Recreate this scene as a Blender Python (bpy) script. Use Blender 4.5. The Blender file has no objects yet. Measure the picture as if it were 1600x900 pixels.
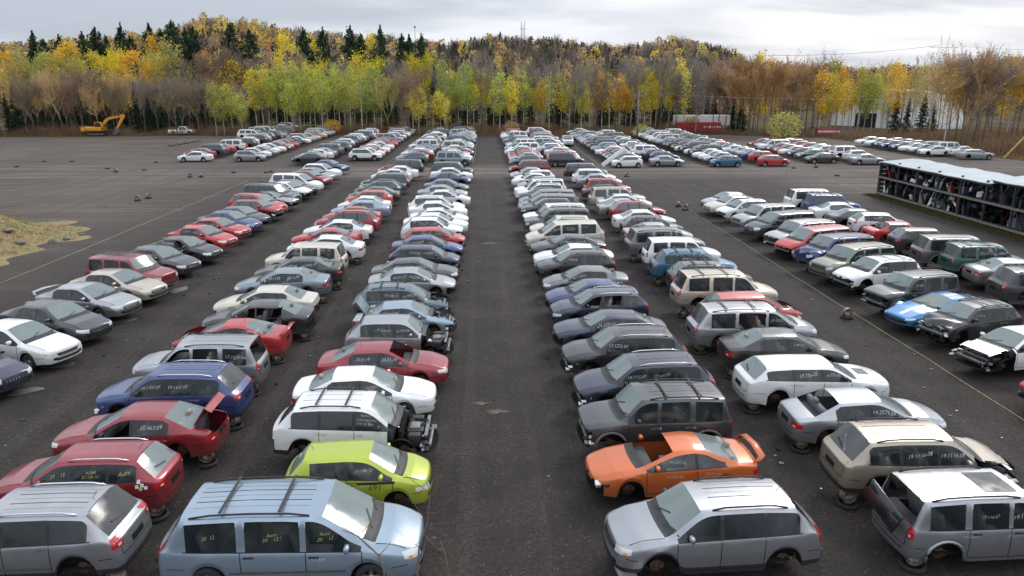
import bpy, bmesh, math, random
import numpy as np
from mathutils import Vector, Matrix
from mathutils.bvhtree import BVHTree
C = bpy.context.scene.collection
SC = bpy.context.scene
R = math.radians
# ---------------------------------------------------------------- camera
cam_d = bpy.data.cameras.new('camera'); cam = bpy.data.objects.new('camera', cam_d); C.objects.link(cam)
cam_d.sensor_width = 36; cam_d.lens = 1155/1600*36; cam_d.clip_end = 6000; cam_d.clip_start = 0.1
CAM_H = 9.9
PITCH = math.atan(322/1155); YAW = math.atan(40*math.cos(PITCH)/1155)
cam.location = (0, 0, CAM_H); cam.rotation_euler = (math.pi/2-PITCH, 0, -YAW)
SC.camera = cam
SC.render.resolution_x = 1024; SC.render.resolution_y = 576
SC.view_settings.view_transform = 'Standard'; SC.view_settings.look = 'None'
SC.view_settings.exposure = 0.63; SC.view_settings.gamma = 1
def gp(x, y, z=0):
    """pixel of the 1600x900 photograph -> point at height z"""
    u = (x-800)/1155; v = (y-450)/1155
    fy = math.cos(PITCH)-v*math.sin(PITCH); fz = -math.sin(PITCH)-v*math.cos(PITCH)
    t = (z-CAM_H)/fz; X = u*t; Y = fy*t
    return X*math.cos(YAW)+Y*math.sin(YAW), -X*math.sin(YAW)+Y*math.cos(YAW)
# ---------------------------------------------------------------- world
W = bpy.data.worlds.new('World'); SC.world = W; W.use_nodes = True
nt = W.node_tree; N = nt.nodes; Lk = nt.links
for n in list(N): N.remove(n)
def nd(t, tree=None, **k):
    n = (tree or nt).nodes.new(t)
    for a, b in k.items(): setattr(n, a, b)
    return n
out = nd('ShaderNodeOutputWorld'); bg = nd('ShaderNodeBackground'); Lk.new(bg.outputs[0], out.inputs[0])
bg2 = nd('ShaderNodeBackground'); mixs = nd('ShaderNodeMixShader'); mixs.inputs[0].default_value = 0.93
sky = nd('ShaderNodeTexSky', sky_type='NISHITA', sun_disc=False, sun_elevation=R(38), sun_rotation=R(35))
sky.dust_density = 4; bg.inputs[1].default_value = 0.08; Lk.new(sky.outputs[0], bg.inputs[0])
tc = nd('ShaderNodeTexCoord'); sep = nd('ShaderNodeSeparateXYZ'); Lk.new(tc.outputs['Generated'], sep.inputs[0])
# flattened cloud layer: direction / (z + c)
za = nd('ShaderNodeMath', operation='ADD'); za.inputs[1].default_value = 0.16; Lk.new(sep.outputs[2], za.inputs[0])
zm = nd('ShaderNodeMath', operation='MAXIMUM'); zm.inputs[1].default_value = 0.05; Lk.new(za.outputs[0], zm.inputs[0])
dx = nd('ShaderNodeMath', operation='DIVIDE'); Lk.new(sep.outputs[0], dx.inputs[0]); Lk.new(zm.outputs[0], dx.inputs[1])
dy = nd('ShaderNodeMath', operation='DIVIDE'); Lk.new(sep.outputs[1], dy.inputs[0]); Lk.new(zm.outputs[0], dy.inputs[1])
cb = nd('ShaderNodeCombineXYZ'); Lk.new(dx.outputs[0], cb.inputs[0]); Lk.new(dy.outputs[0], cb.inputs[1])
mp = nd('ShaderNodeMapping'); mp.inputs['Rotation'].default_value = (0, 0, R(-12)); mp.inputs['Scale'].default_value = (0.55, 1.0, 1); mp.inputs['Location'].default_value = (3.1, 0.4, 0)
Lk.new(cb.outputs[0], mp.inputs[0])
no = nd('ShaderNodeTexNoise'); no.inputs['Scale'].default_value = 0.85; no.inputs['Detail'].default_value = 7; no.inputs['Roughness'].default_value = 0.52; no.inputs['Distortion'].default_value = 0.25
Lk.new(mp.outputs[0], no.inputs['Vector'])
cr = nd('ShaderNodeValToRGB'); cr.color_ramp.elements[0].position = 0.40; cr.color_ramp.elements[0].color = (0.43, 0.475, 0.55, 1)
cr.color_ramp.elements[1].position = 0.62; cr.color_ramp.elements[1].color = (0.74, 0.77, 0.83, 1)
Lk.new(no.outputs[0], cr.inputs[0])
# a brighter break in the cloud towards the right of the view, where the sun stands behind the layer
nrm = nd('ShaderNodeVectorMath', operation='DOT_PRODUCT'); Lk.new(tc.outputs['Generated'], nrm.inputs[0])
a = math.atan((1370-760)/1155); e = math.atan(80/1200)
nrm.inputs[1].default_value = (math.sin(a)*math.cos(e), math.cos(a)*math.cos(e), math.sin(e))
brk = nd('ShaderNodeMapRange'); brk.inputs[1].default_value = 0.965; brk.inputs[2].default_value = 1.0; Lk.new(nrm.outputs['Value'], brk.inputs[0])
no2 = nd('ShaderNodeTexNoise'); no2.inputs['Scale'].default_value = 1.5; no2.inputs['Detail'].default_value = 5; Lk.new(mp.outputs[0], no2.inputs['Vector'])
nb = nd('ShaderNodeMapRange'); nb.inputs[1].default_value = 0.40; nb.inputs[2].default_value = 0.62; Lk.new(no2.outputs[0], nb.inputs[0])
bm_ = nd('ShaderNodeMath', operation='MULTIPLY'); Lk.new(brk.outputs[0], bm_.inputs[0]); Lk.new(nb.outputs[0], bm_.inputs[1])
mx = nd('ShaderNodeMix', data_type='RGBA'); Lk.new(bm_.outputs[0], mx.inputs[0]); Lk.new(cr.outputs[0], mx.inputs[6]); mx.inputs[7].default_value = (.93, .93, .95, 1)
Lk.new(mx.outputs[2], bg2.inputs[0])
# overcast sky is brighter overhead
zs = nd('ShaderNodeMapRange'); zs.inputs[1].default_value = 0.05; zs.inputs[2].default_value = 0.9; zs.inputs[3].default_value = 0.80; zs.inputs[4].default_value = 1.75
Lk.new(sep.outputs[2], zs.inputs[0]); Lk.new(zs.outputs[0], bg2.inputs[1])
Lk.new(bg.outputs[0], mixs.inputs[1]); Lk.new(bg2.outputs[0], mixs.inputs[2]); Lk.new(mixs.outputs[0], out.inputs[0])
# ---------------------------------------------------------------- sun behind the overcast
sd = bpy.data.lights.new('sun', 'SUN'); sd.energy = 0.9; sd.angle = R(14); sd.color = (1, 0.96, 0.9)
so = bpy.data.objects.new('sun', sd); C.objects.link(so); so.rotation_euler = (R(90-38), 0, R(180-35))

# ---------------------------------------------------------------- materials
def mat(name): 
    m = bpy.data.materials.new(name); m.use_nodes = True
    t = m.node_tree; b = t.nodes['Principled BSDF']; return m, t, b
def simple(name, col, rough=0.6, metal=0.0, var=0.25, scale=6.0, spec=0.5, bump=0.0):
    m, t, b = mat(name)
    tc = nd('ShaderNodeTexCoord', t); n = nd('ShaderNodeTexNoise', t); n.inputs['Scale'].default_value = scale; n.inputs['Detail'].default_value = 5
    t.links.new(tc.outputs['Object'], n.inputs['Vector'])
    mr = nd('ShaderNodeMapRange', t); mr.inputs[1].default_value = .3; mr.inputs[2].default_value = .7; mr.inputs[3].default_value = 1-var; mr.inputs[4].default_value = 1+var
    t.links.new(n.outputs[0], mr.inputs[0])
    vm = nd('ShaderNodeVectorMath', t, operation='SCALE'); vm.inputs[0].default_value = col[:3]; t.links.new(mr.outputs[0], vm.inputs['Scale'])
    t.links.new(vm.outputs[0], b.inputs['Base Color'])
    b.inputs['Roughness'].default_value = rough; b.inputs['Metallic'].default_value = metal
    b.inputs['Specular IOR Level'].default_value = spec
    if bump:
        bp = nd('ShaderNodeBump', t); bp.inputs['Strength'].default_value = bump; bp.inputs['Distance'].default_value = 0.02
        t.links.new(n.outputs[0], bp.inputs['Height']); t.links.new(bp.outputs[0], b.inputs['Normal'])
    return m
def paint_mat(name, attr=False):
    m, t, b = mat(name)
    if attr:
        oi = nd('ShaderNodeAttribute', t, attribute_name='Col'); colr = oi.outputs['Color']; met = oi.outputs['Alpha']
    else:
        oi = nd('ShaderNodeObjectInfo', t); colr = oi.outputs['Color']; met = oi.outputs['Alpha']
    tc = nd('ShaderNodeTexCoord', t); n = nd('ShaderNodeTexNoise', t); n.inputs['Scale'].default_value = 2.3; n.inputs['Detail'].default_value = 8; n.inputs['Roughness'].default_value = .65
    loc = nd('ShaderNodeVectorMath', t, operation='ADD'); t.links.new(tc.outputs['Object'], loc.inputs[0])
    if not attr: 
        sc = nd('ShaderNodeMath', t, operation='MULTIPLY'); sc.inputs[1].default_value = 37.0; t.links.new(oi.outputs['Random'], sc.inputs[0]); t.links.new(sc.outputs[0], loc.inputs[1])
    t.links.new(loc.outputs[0], n.inputs['Vector'])
    # grime film, heavier low on the flanks
    sp = nd('ShaderNodeSeparateXYZ', t); t.links.new(tc.outputs['Object'], sp.inputs[0])
    lo = nd('ShaderNodeMapRange', t); lo.inputs[1].default_value = 0.75; lo.inputs[2].default_value = 0.2; lo.inputs[3].default_value = 0.12; lo.inputs[4].default_value = 0.44
    t.links.new(sp.outputs[2], lo.inputs[0])
    nr = nd('ShaderNodeMapRange', t); nr.inputs[1].default_value = .35; nr.inputs[2].default_value = .75; nr.inputs[3].default_value = .35; nr.inputs[4].default_value = 1.5; t.links.new(n.outputs[0], nr.inputs[0])
    mu = nd('ShaderNodeMath', t, operation='MULTIPLY', use_clamp=True); t.links.new(lo.outputs[0], mu.inputs[0]); t.links.new(nr.outputs[0], mu.inputs[1])
    mx = nd('ShaderNodeMix', t, data_type='RGBA'); t.links.new(mu.outputs[0], mx.inputs[0]); t.links.new(colr, mx.inputs[6]); mx.inputs[7].default_value = (.115, .108, .10, 1)
    t.links.new(mx.outputs[2], b.inputs['Base Color'])
    ro = nd('ShaderNodeMapRange', t); ro.inputs[1].default_value = .3; ro.inputs[2].default_value = .8; ro.inputs[3].default_value = .24; ro.inputs[4].default_value = .5; t.links.new(n.outputs[0], ro.inputs[0])
    t.links.new(ro.outputs[0], b.inputs['Roughness'])
    t.links.new(met, b.inputs['Metallic'])
    b.inputs['Coat Weight'].default_value = 0.7; b.inputs['Coat Roughness'].default_value = 0.12
    return m
M = {}
M['paint'] = paint_mat('car_paint'); M['paintv'] = paint_mat('car_paint_far', True)
def glass(name, col, alpha, rough=.06):
    m, t, b = mat(name)
    tc = nd('ShaderNodeTexCoord', t); n = nd('ShaderNodeTexNoise', t); n.inputs['Scale'].default_value = 3; n.inputs['Detail'].default_value = 6
    t.links.new(tc.outputs['Object'], n.inputs['Vector'])
    mr = nd('ShaderNodeMapRange', t); mr.inputs[1].default_value = .3; mr.inputs[2].default_value = .75; mr.inputs[3].default_value = rough; mr.inputs[4].default_value = rough+.2
    t.links.new(n.outputs[0], mr.inputs[0]); t.links.new(mr.outputs[0], b.inputs['Roughness'])
    b.inputs['Base Color'].default_value = (*col, 1); b.inputs['Alpha'].default_value = alpha; b.inputs['Specular IOR Level'].default_value = .9
    b.inputs['IOR'].default_value = 1.52
    return m
M['wind'] = glass('windshield_glass', (.20, .25, .245), .74); M['side'] = glass('side_glass', (.018, .03, .034), .52, .03)
M['wind0'] = glass('windshield_far', (.14, .175, .175), 1); M['side0'] = glass('side_glass_far', (.035, .05, .055), 1)
M['tint'] = glass('tinted_glass', (.012, .015, .02), .93)
M['trim'] = simple('black_plastic', (.022, .022, .024), .55); M['grey_trim'] = simple('grey_plastic', (.10, .105, .11), .6)
M['under'] = simple('underbody', (.012, .011, .010), .9, spec=.2); M['liner'] = M['under']
M['tyre'] = simple('tyre_rubber', (.018, .018, .018), .85); M['rim'] = simple('alloy', (.45, .45, .46), .35, .8); M['rust'] = simple('rusty_steel', (.075, .042, .026), .8, .3, .5, 14)
M['steel'] = simple('bare_steel', (.26, .26, .26), .4, .8, .4, 12); M['alu'] = simple('cast_aluminium', (.22, .22, .21), .5, .7, .5, 15)
M['lamp'] = glass('headlight_lens', (.62, .64, .62), .95, .05); M['tail'] = glass('taillight_lens', (.42, .012, .015), 1, .06); M['amber'] = glass('amber_lens', (.75, .28, .03), 1, .06)
M['seat'] = simple('seat_fabric', (.15, .15, .15), .9); M['seatl'] = simple('seat_fabric_light', (.28, .26, .23), .9); M['dash'] = simple('dashboard', (.05, .05, .052), .7)
M['chrome'] = simple('chrome', (.75, .75, .76), .15, .95, .1); M['white'] = simple('white_marker', (.62, .62, .60), .7, var=.1); M['yellowm'] = simple('yellow_marker', (.55, .58, .2), .7, var=.1)
M['blackd'] = simple('black_decal', (.01, .01, .01), .5); M['whitem'] = simple('white_panel', (.75, .75, .74), .45)

# ---------------------------------------------------------------- object helpers
def mesh_obj(name, me, parent=None, loc=(0, 0, 0), rz=0.0):
    o = bpy.data.objects.new(name, me); C.objects.link(o); o.location = loc; o.rotation_euler = (0, 0, rz)
    if parent: o.parent = parent
    return o
def thing(name, label, cat, loc=(0, 0, 0), rz=0.0, group=None):
    o = bpy.data.objects.new(name, None); C.objects.link(o); o.location = loc; o.rotation_euler = (0, 0, rz); o.empty_display_size = .2
    o['label'] = label; o['category'] = cat
    if group: o['group'] = group
    return o
def tag(o, label=None, cat=None, group=None, kind=None):
    if label: o['label'] = label
    if cat: o['category'] = cat
    if group: o['group'] = group
    if kind: o['kind'] = kind
    return o
class MB:
    """collects primitives with material slots into one mesh"""
    def __init__(s): s.v = []; s.f = []; s.m = []; s.mats = []; s.sm = []
    def mi(s, m):
        if m not in s.mats: s.mats.append(m)
        return s.mats.index(m)
    def add(s, vs, fs, m, smooth=False):
        b = len(s.v); s.v += [tuple(v) for v in vs]; s.f += [tuple(i+b for i in f) for f in fs]; k = s.mi(m); s.m += [k]*len(fs); s.sm += [smooth]*len(fs)
    def box(s, x0, x1, y0, y1, z0, z1, m, rot=None, bev=0.0):
        c = Vector(((x0+x1)/2, (y0+y1)/2, (z0+z1)/2)); h = ((x1-x0)/2, (y1-y0)/2, (z1-z0)/2)
        b = bev
        if b <= 0:
            P = [Vector((sx*h[0], sy*h[1], sz*h[2])) for sz in (-1, 1) for sy in (-1, 1) for sx in (-1, 1)]
            F = [(0, 2, 3, 1), (4, 5, 7, 6), (0, 1, 5, 4), (2, 6, 7, 3), (0, 4, 6, 2), (1, 3, 7, 5)]
        else:
            bm = bmesh.new(); bmesh.ops.create_cube(bm, size=2)
            for v in bm.verts: v.co = Vector((v.co.x*h[0], v.co.y*h[1], v.co.z*h[2]))
            bmesh.ops.bevel(bm, geom=bm.edges[:]+bm.verts[:], offset=min(b, min(h)*.9), segments=2, affect='EDGES', profile=.5)
            bm.verts.index_update(); P = [v.co.copy() for v in bm.verts]; F = [tuple(v.index for v in f.verts) for f in bm.faces]; bm.free()
        if rot is not None: P = [rot @ p for p in P]
        s.add([p+c for p in P], F, m, b > 0)
    def tube(s, pts, r, m, n=6, r2=None, cap=True):
        pts = [Vector(p) for p in pts]; K = len(pts); V = []; F = []
        for i, p in enumerate(pts):
            d = (pts[min(i+1, K-1)]-pts[max(i-1, 0)]).normalized()
            a = d.cross(Vector((0, 0, 1)) if abs(d.z) < .9 else Vector((1, 0, 0))).normalized(); b2 = d.cross(a)
            rr = r if r2 is None else r+(r2-r)*i/(K-1)
            for j in range(n):
                t = 2*math.pi*j/n; V.append(p+a*math.cos(t)*rr+b2*math.sin(t)*rr)
        for i in range(K-1):
            for j in range(n):
                F.append((i*n+j, i*n+(j+1) % n, (i+1)*n+(j+1) % n, (i+1)*n+j))
        if cap: F.append(tuple(range(n))[::-1]); F.append(tuple((K-1)*n+j for j in range(n)))
        s.add(V, F, m, True)
    def lathe(s, prof, m, n=20, axis='y', mtx=None):
        V = []; F = []; K = len(prof)
        for j in range(n):
            t = 2*math.pi*j/n
            for (r, h) in prof:
                p = Vector((r*math.cos(t), h, r*math.sin(t))) if axis == 'y' else Vector((r*math.cos(t), r*math.sin(t), h))
                if mtx is not None: p = mtx @ p
                V.append(p)
        for j in range(n):
            for i in range(K-1):
                F.append((j*K+i, j*K+i+1, ((j+1) % n)*K+i+1, ((j+1) % n)*K+i))
        s.add(V, F, m, True)
    def quad(s, a, b, c, d, m): s.add([a, b, c, d], [(0, 1, 2, 3)], m)
    def prism(s, poly, y0, y1, m):
        """polygon in x,z extruded along y"""
        n = len(poly); V = [(p[0], y0, p[1]) for p in poly]+[(p[0], y1, p[1]) for p in poly]
        F = [tuple(range(n)), tuple(range(2*n-1, n-1, -1))]+[(i, i+n, (i+1) % n+n, (i+1) % n) for i in range(n)]
        s.add(V, F, m)
    def mesh(s, name, recalc=True):
        me = bpy.data.meshes.new(name); me.from_pydata(s.v, [], s.f)
        for k in s.mats: me.materials.append(M[k] if isinstance(k, str) else k)
        me.polygons.foreach_set('material_index', s.m); me.polygons.foreach_set('use_smooth', s.sm)
        if recalc and len(s.f) < 20000:
            bm = bmesh.new(); bm.from_mesh(me); bmesh.ops.recalc_face_normals(bm, faces=bm.faces[:]); bm.to_mesh(me); bm.free()
        me.update(); return me
# ---------------------------------------------------------------- the car builder
# local frame: +x is the front, origin on the ground under the middle
def T(**k):
    d = dict(L=4.7, W=1.8, H=1.45, f=.95, r=1.02, R=.36, zw=.32, clr=.2, hf=.70, hc=.95, xc=1.12, xwt=.28, xrt=-.95, xrb=-1.72, zd=1.0, zt=.93,
             bf=.87, br=.94, wr=.56, crown=.05, wins=[(None, -.02), (-.1, -1.12)], pil='trim', clad=None, rails=False, tail=(.72, .17, .42), head=(.62, .15, .46), nose=.16, tailin=.10, kind='sedan')
    d.update(k); return d
TYPES = {
 'sedan': T(),
 'compact sedan': T(L=4.45, W=1.72, H=1.44, xc=1.12, xwt=.30, xrt=-.85, xrb=-1.55, wins=[(None, 0), (-.08, -1.0)], hf=.68),
 'coupe': T(L=4.5, W=1.73, H=1.38, xc=1.02, xwt=.1, xrt=-.72, xrb=-1.62, zd=.98, wins=[(None, -.42), (-.5, -1.25)], clr=.19, kind='coupe'),
 'sports car': T(L=4.85, W=1.86, H=1.28, hf=.55, hc=.86, xc=.95, xwt=-.05, xrt=-.8, xrb=-1.85, zd=.95, zt=.88, bf=.82, br=.88, wins=[(None, -.72)], clr=.16, head=(.5, .1, .4), kind='coupe', nose=.3),
 'hatchback': T(L=4.1, W=1.68, H=1.50, f=.82, r=.68, xc=1.18, xwt=.45, xrt=-1.35, xrb=-1.88, zd=1.02, zt=.98, bf=.92, br=1.04, hf=.76, hc=.98, wins=[(None, .05), (-.03, -.92), (-1.0, -1.38)], tail=(.95, .32, .26), kind='hatchback', tailin=.05),
 'small hatchback': T(L=3.7, W=1.62, H=1.53, f=.78, r=.55, xc=1.1, xwt=.35, xrt=-1.3, xrb=-1.70, zd=1.05, zt=1.0, bf=.93, br=1.08, hf=.78, hc=1.0, wins=[(None, -.15), (-.23, -1.12)], tail=(.95, .3, .22), kind='hatchback', tailin=.05),
 'wagon': T(L=4.4, W=1.76, H=1.54, f=.9, r=.85, xc=1.15, xwt=.4, xrt=-1.55, xrb=-2.02, zd=1.02, zt=.97, bf=.93, br=1.02, hf=.75, hc=.99, wins=[(None, .02), (-.06, -.86), (-.93, -1.6)], rails=True, tail=(.86, .2, .34), kind='wagon', tailin=.06),
 'long wagon': T(L=5.0, W=1.88, H=1.48, f=.9, r=1.05, R=.4, zw=.36, xc=1.15, xwt=.45, xrt=-1.8, xrb=-2.25, zd=1.03, zt=.98, bf=.97, br=1.08, hf=.82, hc=1.0, wr=.58, wins=[(None, .1), (0, -.9), (-1.0, -1.85)], tail=(.85, .3, .2), kind='wagon', tailin=.07),
 'crossover': T(L=4.7, W=1.84, H=1.70, f=.92, r=.95, R=.42, zw=.37, clr=.27, xc=1.2, xwt=.5, xrt=-1.65, xrb=-2.12, zd=1.13, zt=1.05, bf=1.03, br=1.12, hf=.86, hc=1.1, wr=.61, wins=[(None, .12), (.04, -.86), (-.95, -1.72)], rails=True, clad='trim', tail=(.98, .26, .3), head=(.76, .17, .44), kind='SUV', tailin=.06),
 'boxy SUV': T(L=4.45, W=1.82, H=1.76, f=.82, r=.85, R=.43, zw=.37, clr=.29, xc=1.08, xwt=.55, xrt=-1.92, xrb=-2.12, zd=1.1, zt=1.0, bf=1.06, br=1.08, hf=.94, hc=1.1, wr=.66, crown=.03, wins=[(None, .1), (0, -.86), (-1.02, -1.82)], pil='paint', rails=True, clad='grey_trim', tail=(.95, .3, .14), head=(.78, .18, .34), kind='SUV', nose=.06, tailin=.03),
 'large SUV': T(L=4.9, W=1.9, H=1.82, f=.88, r=1.0, R=.44, zw=.39, clr=.3, xc=1.3, xwt=.72, xrt=-2.05, xrb=-2.28, zd=1.13, zt=1.05, bf=1.08, br=1.1, hf=.95, hc=1.13, wr=.68, crown=.03, wins=[(None, .2), (.1, -.84), (-1.02, -1.98)], pil='paint', rails=True, clad='grey_trim', tail=(1.0, .28, .14), head=(.8, .18, .34), kind='SUV', nose=.06, tailin=.03),
 'minivan': T(L=5.2, W=1.86, H=1.71, f=.98, r=1.05, R=.37, zw=.34, clr=.22, xc=1.62, xwt=.72, xrt=-2.05, xrb=-2.4, zd=1.08, zt=1.0, bf=.93, br=1.0, hf=.78, hc=1.05, wr=.68, wins=[(None, .42), (.30, -.78), (-.95, -1.95)], pil='paint', tail=(.95, .34, .16), head=(.72, .2, .44), kind='minivan', tailin=.05),
 'retro wagon': T(L=4.3, W=1.70, H=1.60, f=.85, r=.9, R=.37, xc=.98, xwt=.38, xrt=-1.35, xrb=-1.95, zd=1.0, zt=.92, bf=.98, br=1.02, hf=.8, hc=1.03, wins=[(None, -.02), (-.1, -.9), (-.98, -1.42)], pil='trim', tail=(.9, .26, .16), kind='wagon', tailin=.14, nose=.14),
 'pickup truck': T(L=5.4, W=1.95, H=1.80, f=.95, r=1.2, R=.44, zw=.4, clr=.34, xc=1.45, xwt=.85, xrt=-.35, xrb=-.48, zd=1.06, zt=1.06, bf=1.1, br=1.06, hf=1.0, hc=1.14, wr=.66, crown=.03, wins=[(None, .42), (.32, -.28)], pil='paint', tail=(.85, .32, .14), head=(.85, .2, .34), kind='pickup', nose=.05, tailin=.02),
}
PAINT, WIND, REAR, SIDE, TRIM, UNDER, CLAD = range(7)
def cage(p, level):
    xf = p['L']/2; xt = -xf; xw1 = xf-p['f']; xw2 = xt+p['r']; Rr = p['R']; H = p['H']; hw = p['W']/2
    px = [xt, xt+.1, p['xrb'], p['xrt'], (p['xwt']+p['xrt'])/2, p['xwt'], p['xc'], (p['xc']+xf)/2, xf]
    pz = [p['zt']-.03, p['zt'], p['zd'], H-.05-p['crown'], H-p['crown'], H-.035-p['crown'], p['hc'], (p['hc']*.62+p['hf']*.38)+.02, p['hf']]
    top = lambda x: float(np.interp(x, px, pz))
    sh = lambda x: float(np.interp(x, [xt, p['xrb'], p['xc'], (p['xc']+xf)/2, xf], [p['zt']-.08, p['br'], p['bf'], (p['bf']+p['hf'])/2-.02, p['hf']-.07]))
    wd = lambda x: hw*float(np.interp(x, [xt, xt+.12, xt+.45, xw2, xw1, xf-.5, xf-.16, xf], [.84, .92, .975, 1, 1, .975, .90, .76]))
    st = [(xf, 0), (xf-.15, 1), (xf-.42, 2)]
    for xw in (xw1, xw2):
        for k in (1.05, .97, .72, .38, 0, -.38, -.72, -.97, -1.05): st.append((xw+k*Rr, 0))
    st += [(p['xc']+.1, 0), (p['xc'], 0), (p['xc']-.13, 0), (p['xwt'], 0), (p['xrt'], 0), (p['xrb'], 0), (xt+.42, 2), (xt+.12, 1), (xt, 0)]
    wi = []
    for a, b in p['wins']:
        a = p['xc']-.13 if a is None else a; wi.append((a, b)); st += [(a, 0), (b, 0)]
    key = sorted({round(s, 3) for s, q in st if q == 0}, reverse=True)
    xs = []
    soft = {round(xw+k*Rr, 3) for xw in (xw1, xw2) for k in (.72, .38, 0, -.38, -.72)}
    hard = [x for x in key if x not in soft]
    xs = list(hard)
    for x in sorted(soft)+[xf-.15, xf-.42, xt+.12, xt+.42]:
        if min(abs(x-h) for h in xs) > .07: xs.append(round(x, 3))
    xs = sorted(xs, reverse=True)
    ys = []
    bow = lambda x: float(np.interp(x, [xt, p['xrb'], p['xrt'], p['xwt']-.3, p['xwt'], p['xc'], p['xc']+.3, xf], [-.10, -.09, -.05, 0, .06, .13, .08, p['nose']]))
    V = []; idx = []
    for x in xs:
        w = wd(x); tp = top(x); s = min(sh(x), tp-.03)
        t = max(0, min(1, (tp-s-.08)/(H-p['crown']-s-.12)))
        low = p['clr']+(.06 if x > xf-.5 or x < xt+.5 else 0)
        arch = 0
        for xw in (xw1, xw2):
            d = abs(x-xw)
            if d < Rr: low = max(low, p['zw']+math.sqrt(max(0, Rr*Rr-d*d))); arch = 1
        wi_ = w-.26
        z1 = max(p['clr']+.16, low+.05); z2 = max(p['clr']+.16+(s-p['clr']-.16)*.48, z1+.05); z3 = max(s-.07, z2+.04); s = max(s, z3+.02)
        wr_ = hw*(p['wr']+.18)
        if p['kind'] == 'pickup' and x < p['xrb']-.02: t = 0
        P = [(0, p['clr']+.02), (wi_, p['clr']+.02), (wi_, max(low, p['clr']+.03)), (w*.965, low), (w*.985, z1), (w, z2), (w*.985, z3), (w*.955, s),
             (w*.90*(1-t)+(wr_)*t, (s+(tp-s)*.35)*(1-t)+(tp-.058)*t), (w*.80*(1-t)+(wr_-.10)*t, tp-.004*(1-t)-.012*t), (w*.42*(1-t)+wr_*.5*t, tp+p['crown']*.75*(.5+.5*t)), (0, tp+p['crown']*(.5+.5*t))]
        row = []
        for j, (y, z) in enumerate(P):
            xx = x+bow(x)*(1-min(1, (y/hw))**2) if j >= 3 else x
            # nose and tail side profile
            f = max(0, 1-(xf-x)/.5)
            if f > 0 and j >= 2: xx -= f*(p['nose']*.55*max(0, (z-.5)/.35)+.05*max(0, (.4-z)/.2))
            f = max(0, 1-(x-xt)/.35)
            if f > 0 and j >= 2: xx += f*(p['tailin']*max(0, (z-.55)/.4)+.05*max(0, (.4-z)/.2))
            row.append(len(V)); V.append((xx, y, z))
        idx.append(row)
    nP = 12; F = []; FM = []
    def face(a, b, c, d, m): F.append((a, b, c, d)); FM.append(m)
    for i in range(len(xs)-1):
        xa, xb = xs[i], xs[i+1]; xm = (xa+xb)/2
        for j in range(nP-1):
            m = PAINT
            if j <= 2: m = UNDER
            elif j == 3 and p['clad']: m = CLAD
            elif j == 7:
                if p['xrb']-.1 < xm < p['xc']-.12:
                    for a, b in wi:
                        if b-.001 < xm < a+.001: m = SIDE
                    if m != SIDE and wi[-1][1] < xm < wi[0][0] and p['pil'] == 'trim': m = TRIM
            elif j >= 9:
                if p['xc']-.13 <= xm < p['xc'] and p['xwt'] < p['xc']-.3: m = TRIM
                elif p['xwt'] < xm < p['xc']: m = WIND
                elif p['xc'] < xm < p['xc']+.1: m = TRIM
                elif p['xrb'] < xm < p['xrt']: m = REAR
            face(idx[i][j], idx[i][j+1], idx[i+1][j+1], idx[i+1][j], m)
    # caps with a centre column
    for end, row in ((0, idx[0]), (1, idx[-1])):
        x = xs[0] if end == 0 else xs[-1]; cc = {}
        for j in range(2, 7):
            z = V[row[j]][2]; xx = x+bow(x)
            if end == 0: xx -= (p['nose']*.55*max(0, (z-.5)/.35)+.05*max(0, (.4-z)/.2))
            else: xx += p['tailin']*max(0, (z-.55)/.4)+.05*max(0, (.4-z)/.2)
            cc[j] = len(V); V.append((xx, 0, z))
        q = [(row[j], row[j+1], cc[j+1], cc[j]) for j in range(2, 6)]
        for k, f in enumerate(q):
            m = PAINT
            if k == 0: m = UNDER
            if k == 1 and p['clad']: m = CLAD
            F.append(f); FM.append(m)
        F.append((row[6], row[7], row[8], row[9], row[10], row[11], cc[6])); FM.append(PAINT)
        F.append((row[0], row[1], row[2], cc[2])); FM.append(UNDER)
    bm = bmesh.new(); vs = [bm.verts.new(v) for v in V]; vm = [v if abs(V[i][1]) < 1e-6 else bm.verts.new((V[i][0], -V[i][1], V[i][2])) for i, v in enumerate(vs)]
    for f, m in zip(F, FM):
        for side in (0, 1):
            vv = [vs[i] for i in f] if side == 0 else [vm[i] for i in reversed(f)]
            vv2 = []
            for v in vv:
                if v not in vv2: vv2.append(v)
            if len(vv2) < 3: continue
            try: fc = bm.faces.new(vv2)
            except ValueError: continue
            fc.material_index = m; fc.smooth = True
    bmesh.ops.recalc_face_normals(bm, faces=bm.faces[:])
    bm.verts.index_update(); inv = {}
    for row in idx:
        for j, vi in enumerate(row): inv[vs[vi]] = j; inv[vm[vi]] = j
    jrow = {v.index: j for v, j in inv.items()}
    cl = bm.edges.layers.float.new('crease_edge'); cv = bm.verts.layers.float.new('crease_vert')
    for v in bm.verts:
        for g in (SIDE, WIND, REAR):
            if sum(f.material_index == g for f in v.link_faces) == 1 and len(v.link_faces) >= 4: v[cv] = .42
    for e in bm.edges:
        ms = {f.material_index for f in e.link_faces}
        if len(ms) > 1:
            if UNDER in ms: e[cl] = .9
            elif SIDE in ms or (TRIM in ms and PAINT in ms and 7 in [jrow.get(v.index, -1) for v in e.verts]) or (TRIM in ms and PAINT in ms and 8 in [jrow.get(v.index, -1) for v in e.verts]): e[cl] = .78
            elif ms & {WIND, REAR}: e[cl] = .55
            else: e[cl] = .2
        elif PAINT in ms:
            k = tuple(sorted(jrow.get(v.index, -1) for v in e.verts))
            if k[0] == k[1] and k[0] in (5, 7, 9): e[cl] = {5: .42, 7: .62, 9: .5}[k[0]]
    me = bpy.data.meshes.new('cage'); bm.to_mesh(me); bm.free()
    if p['kind'] == 'pickup': pass
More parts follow.
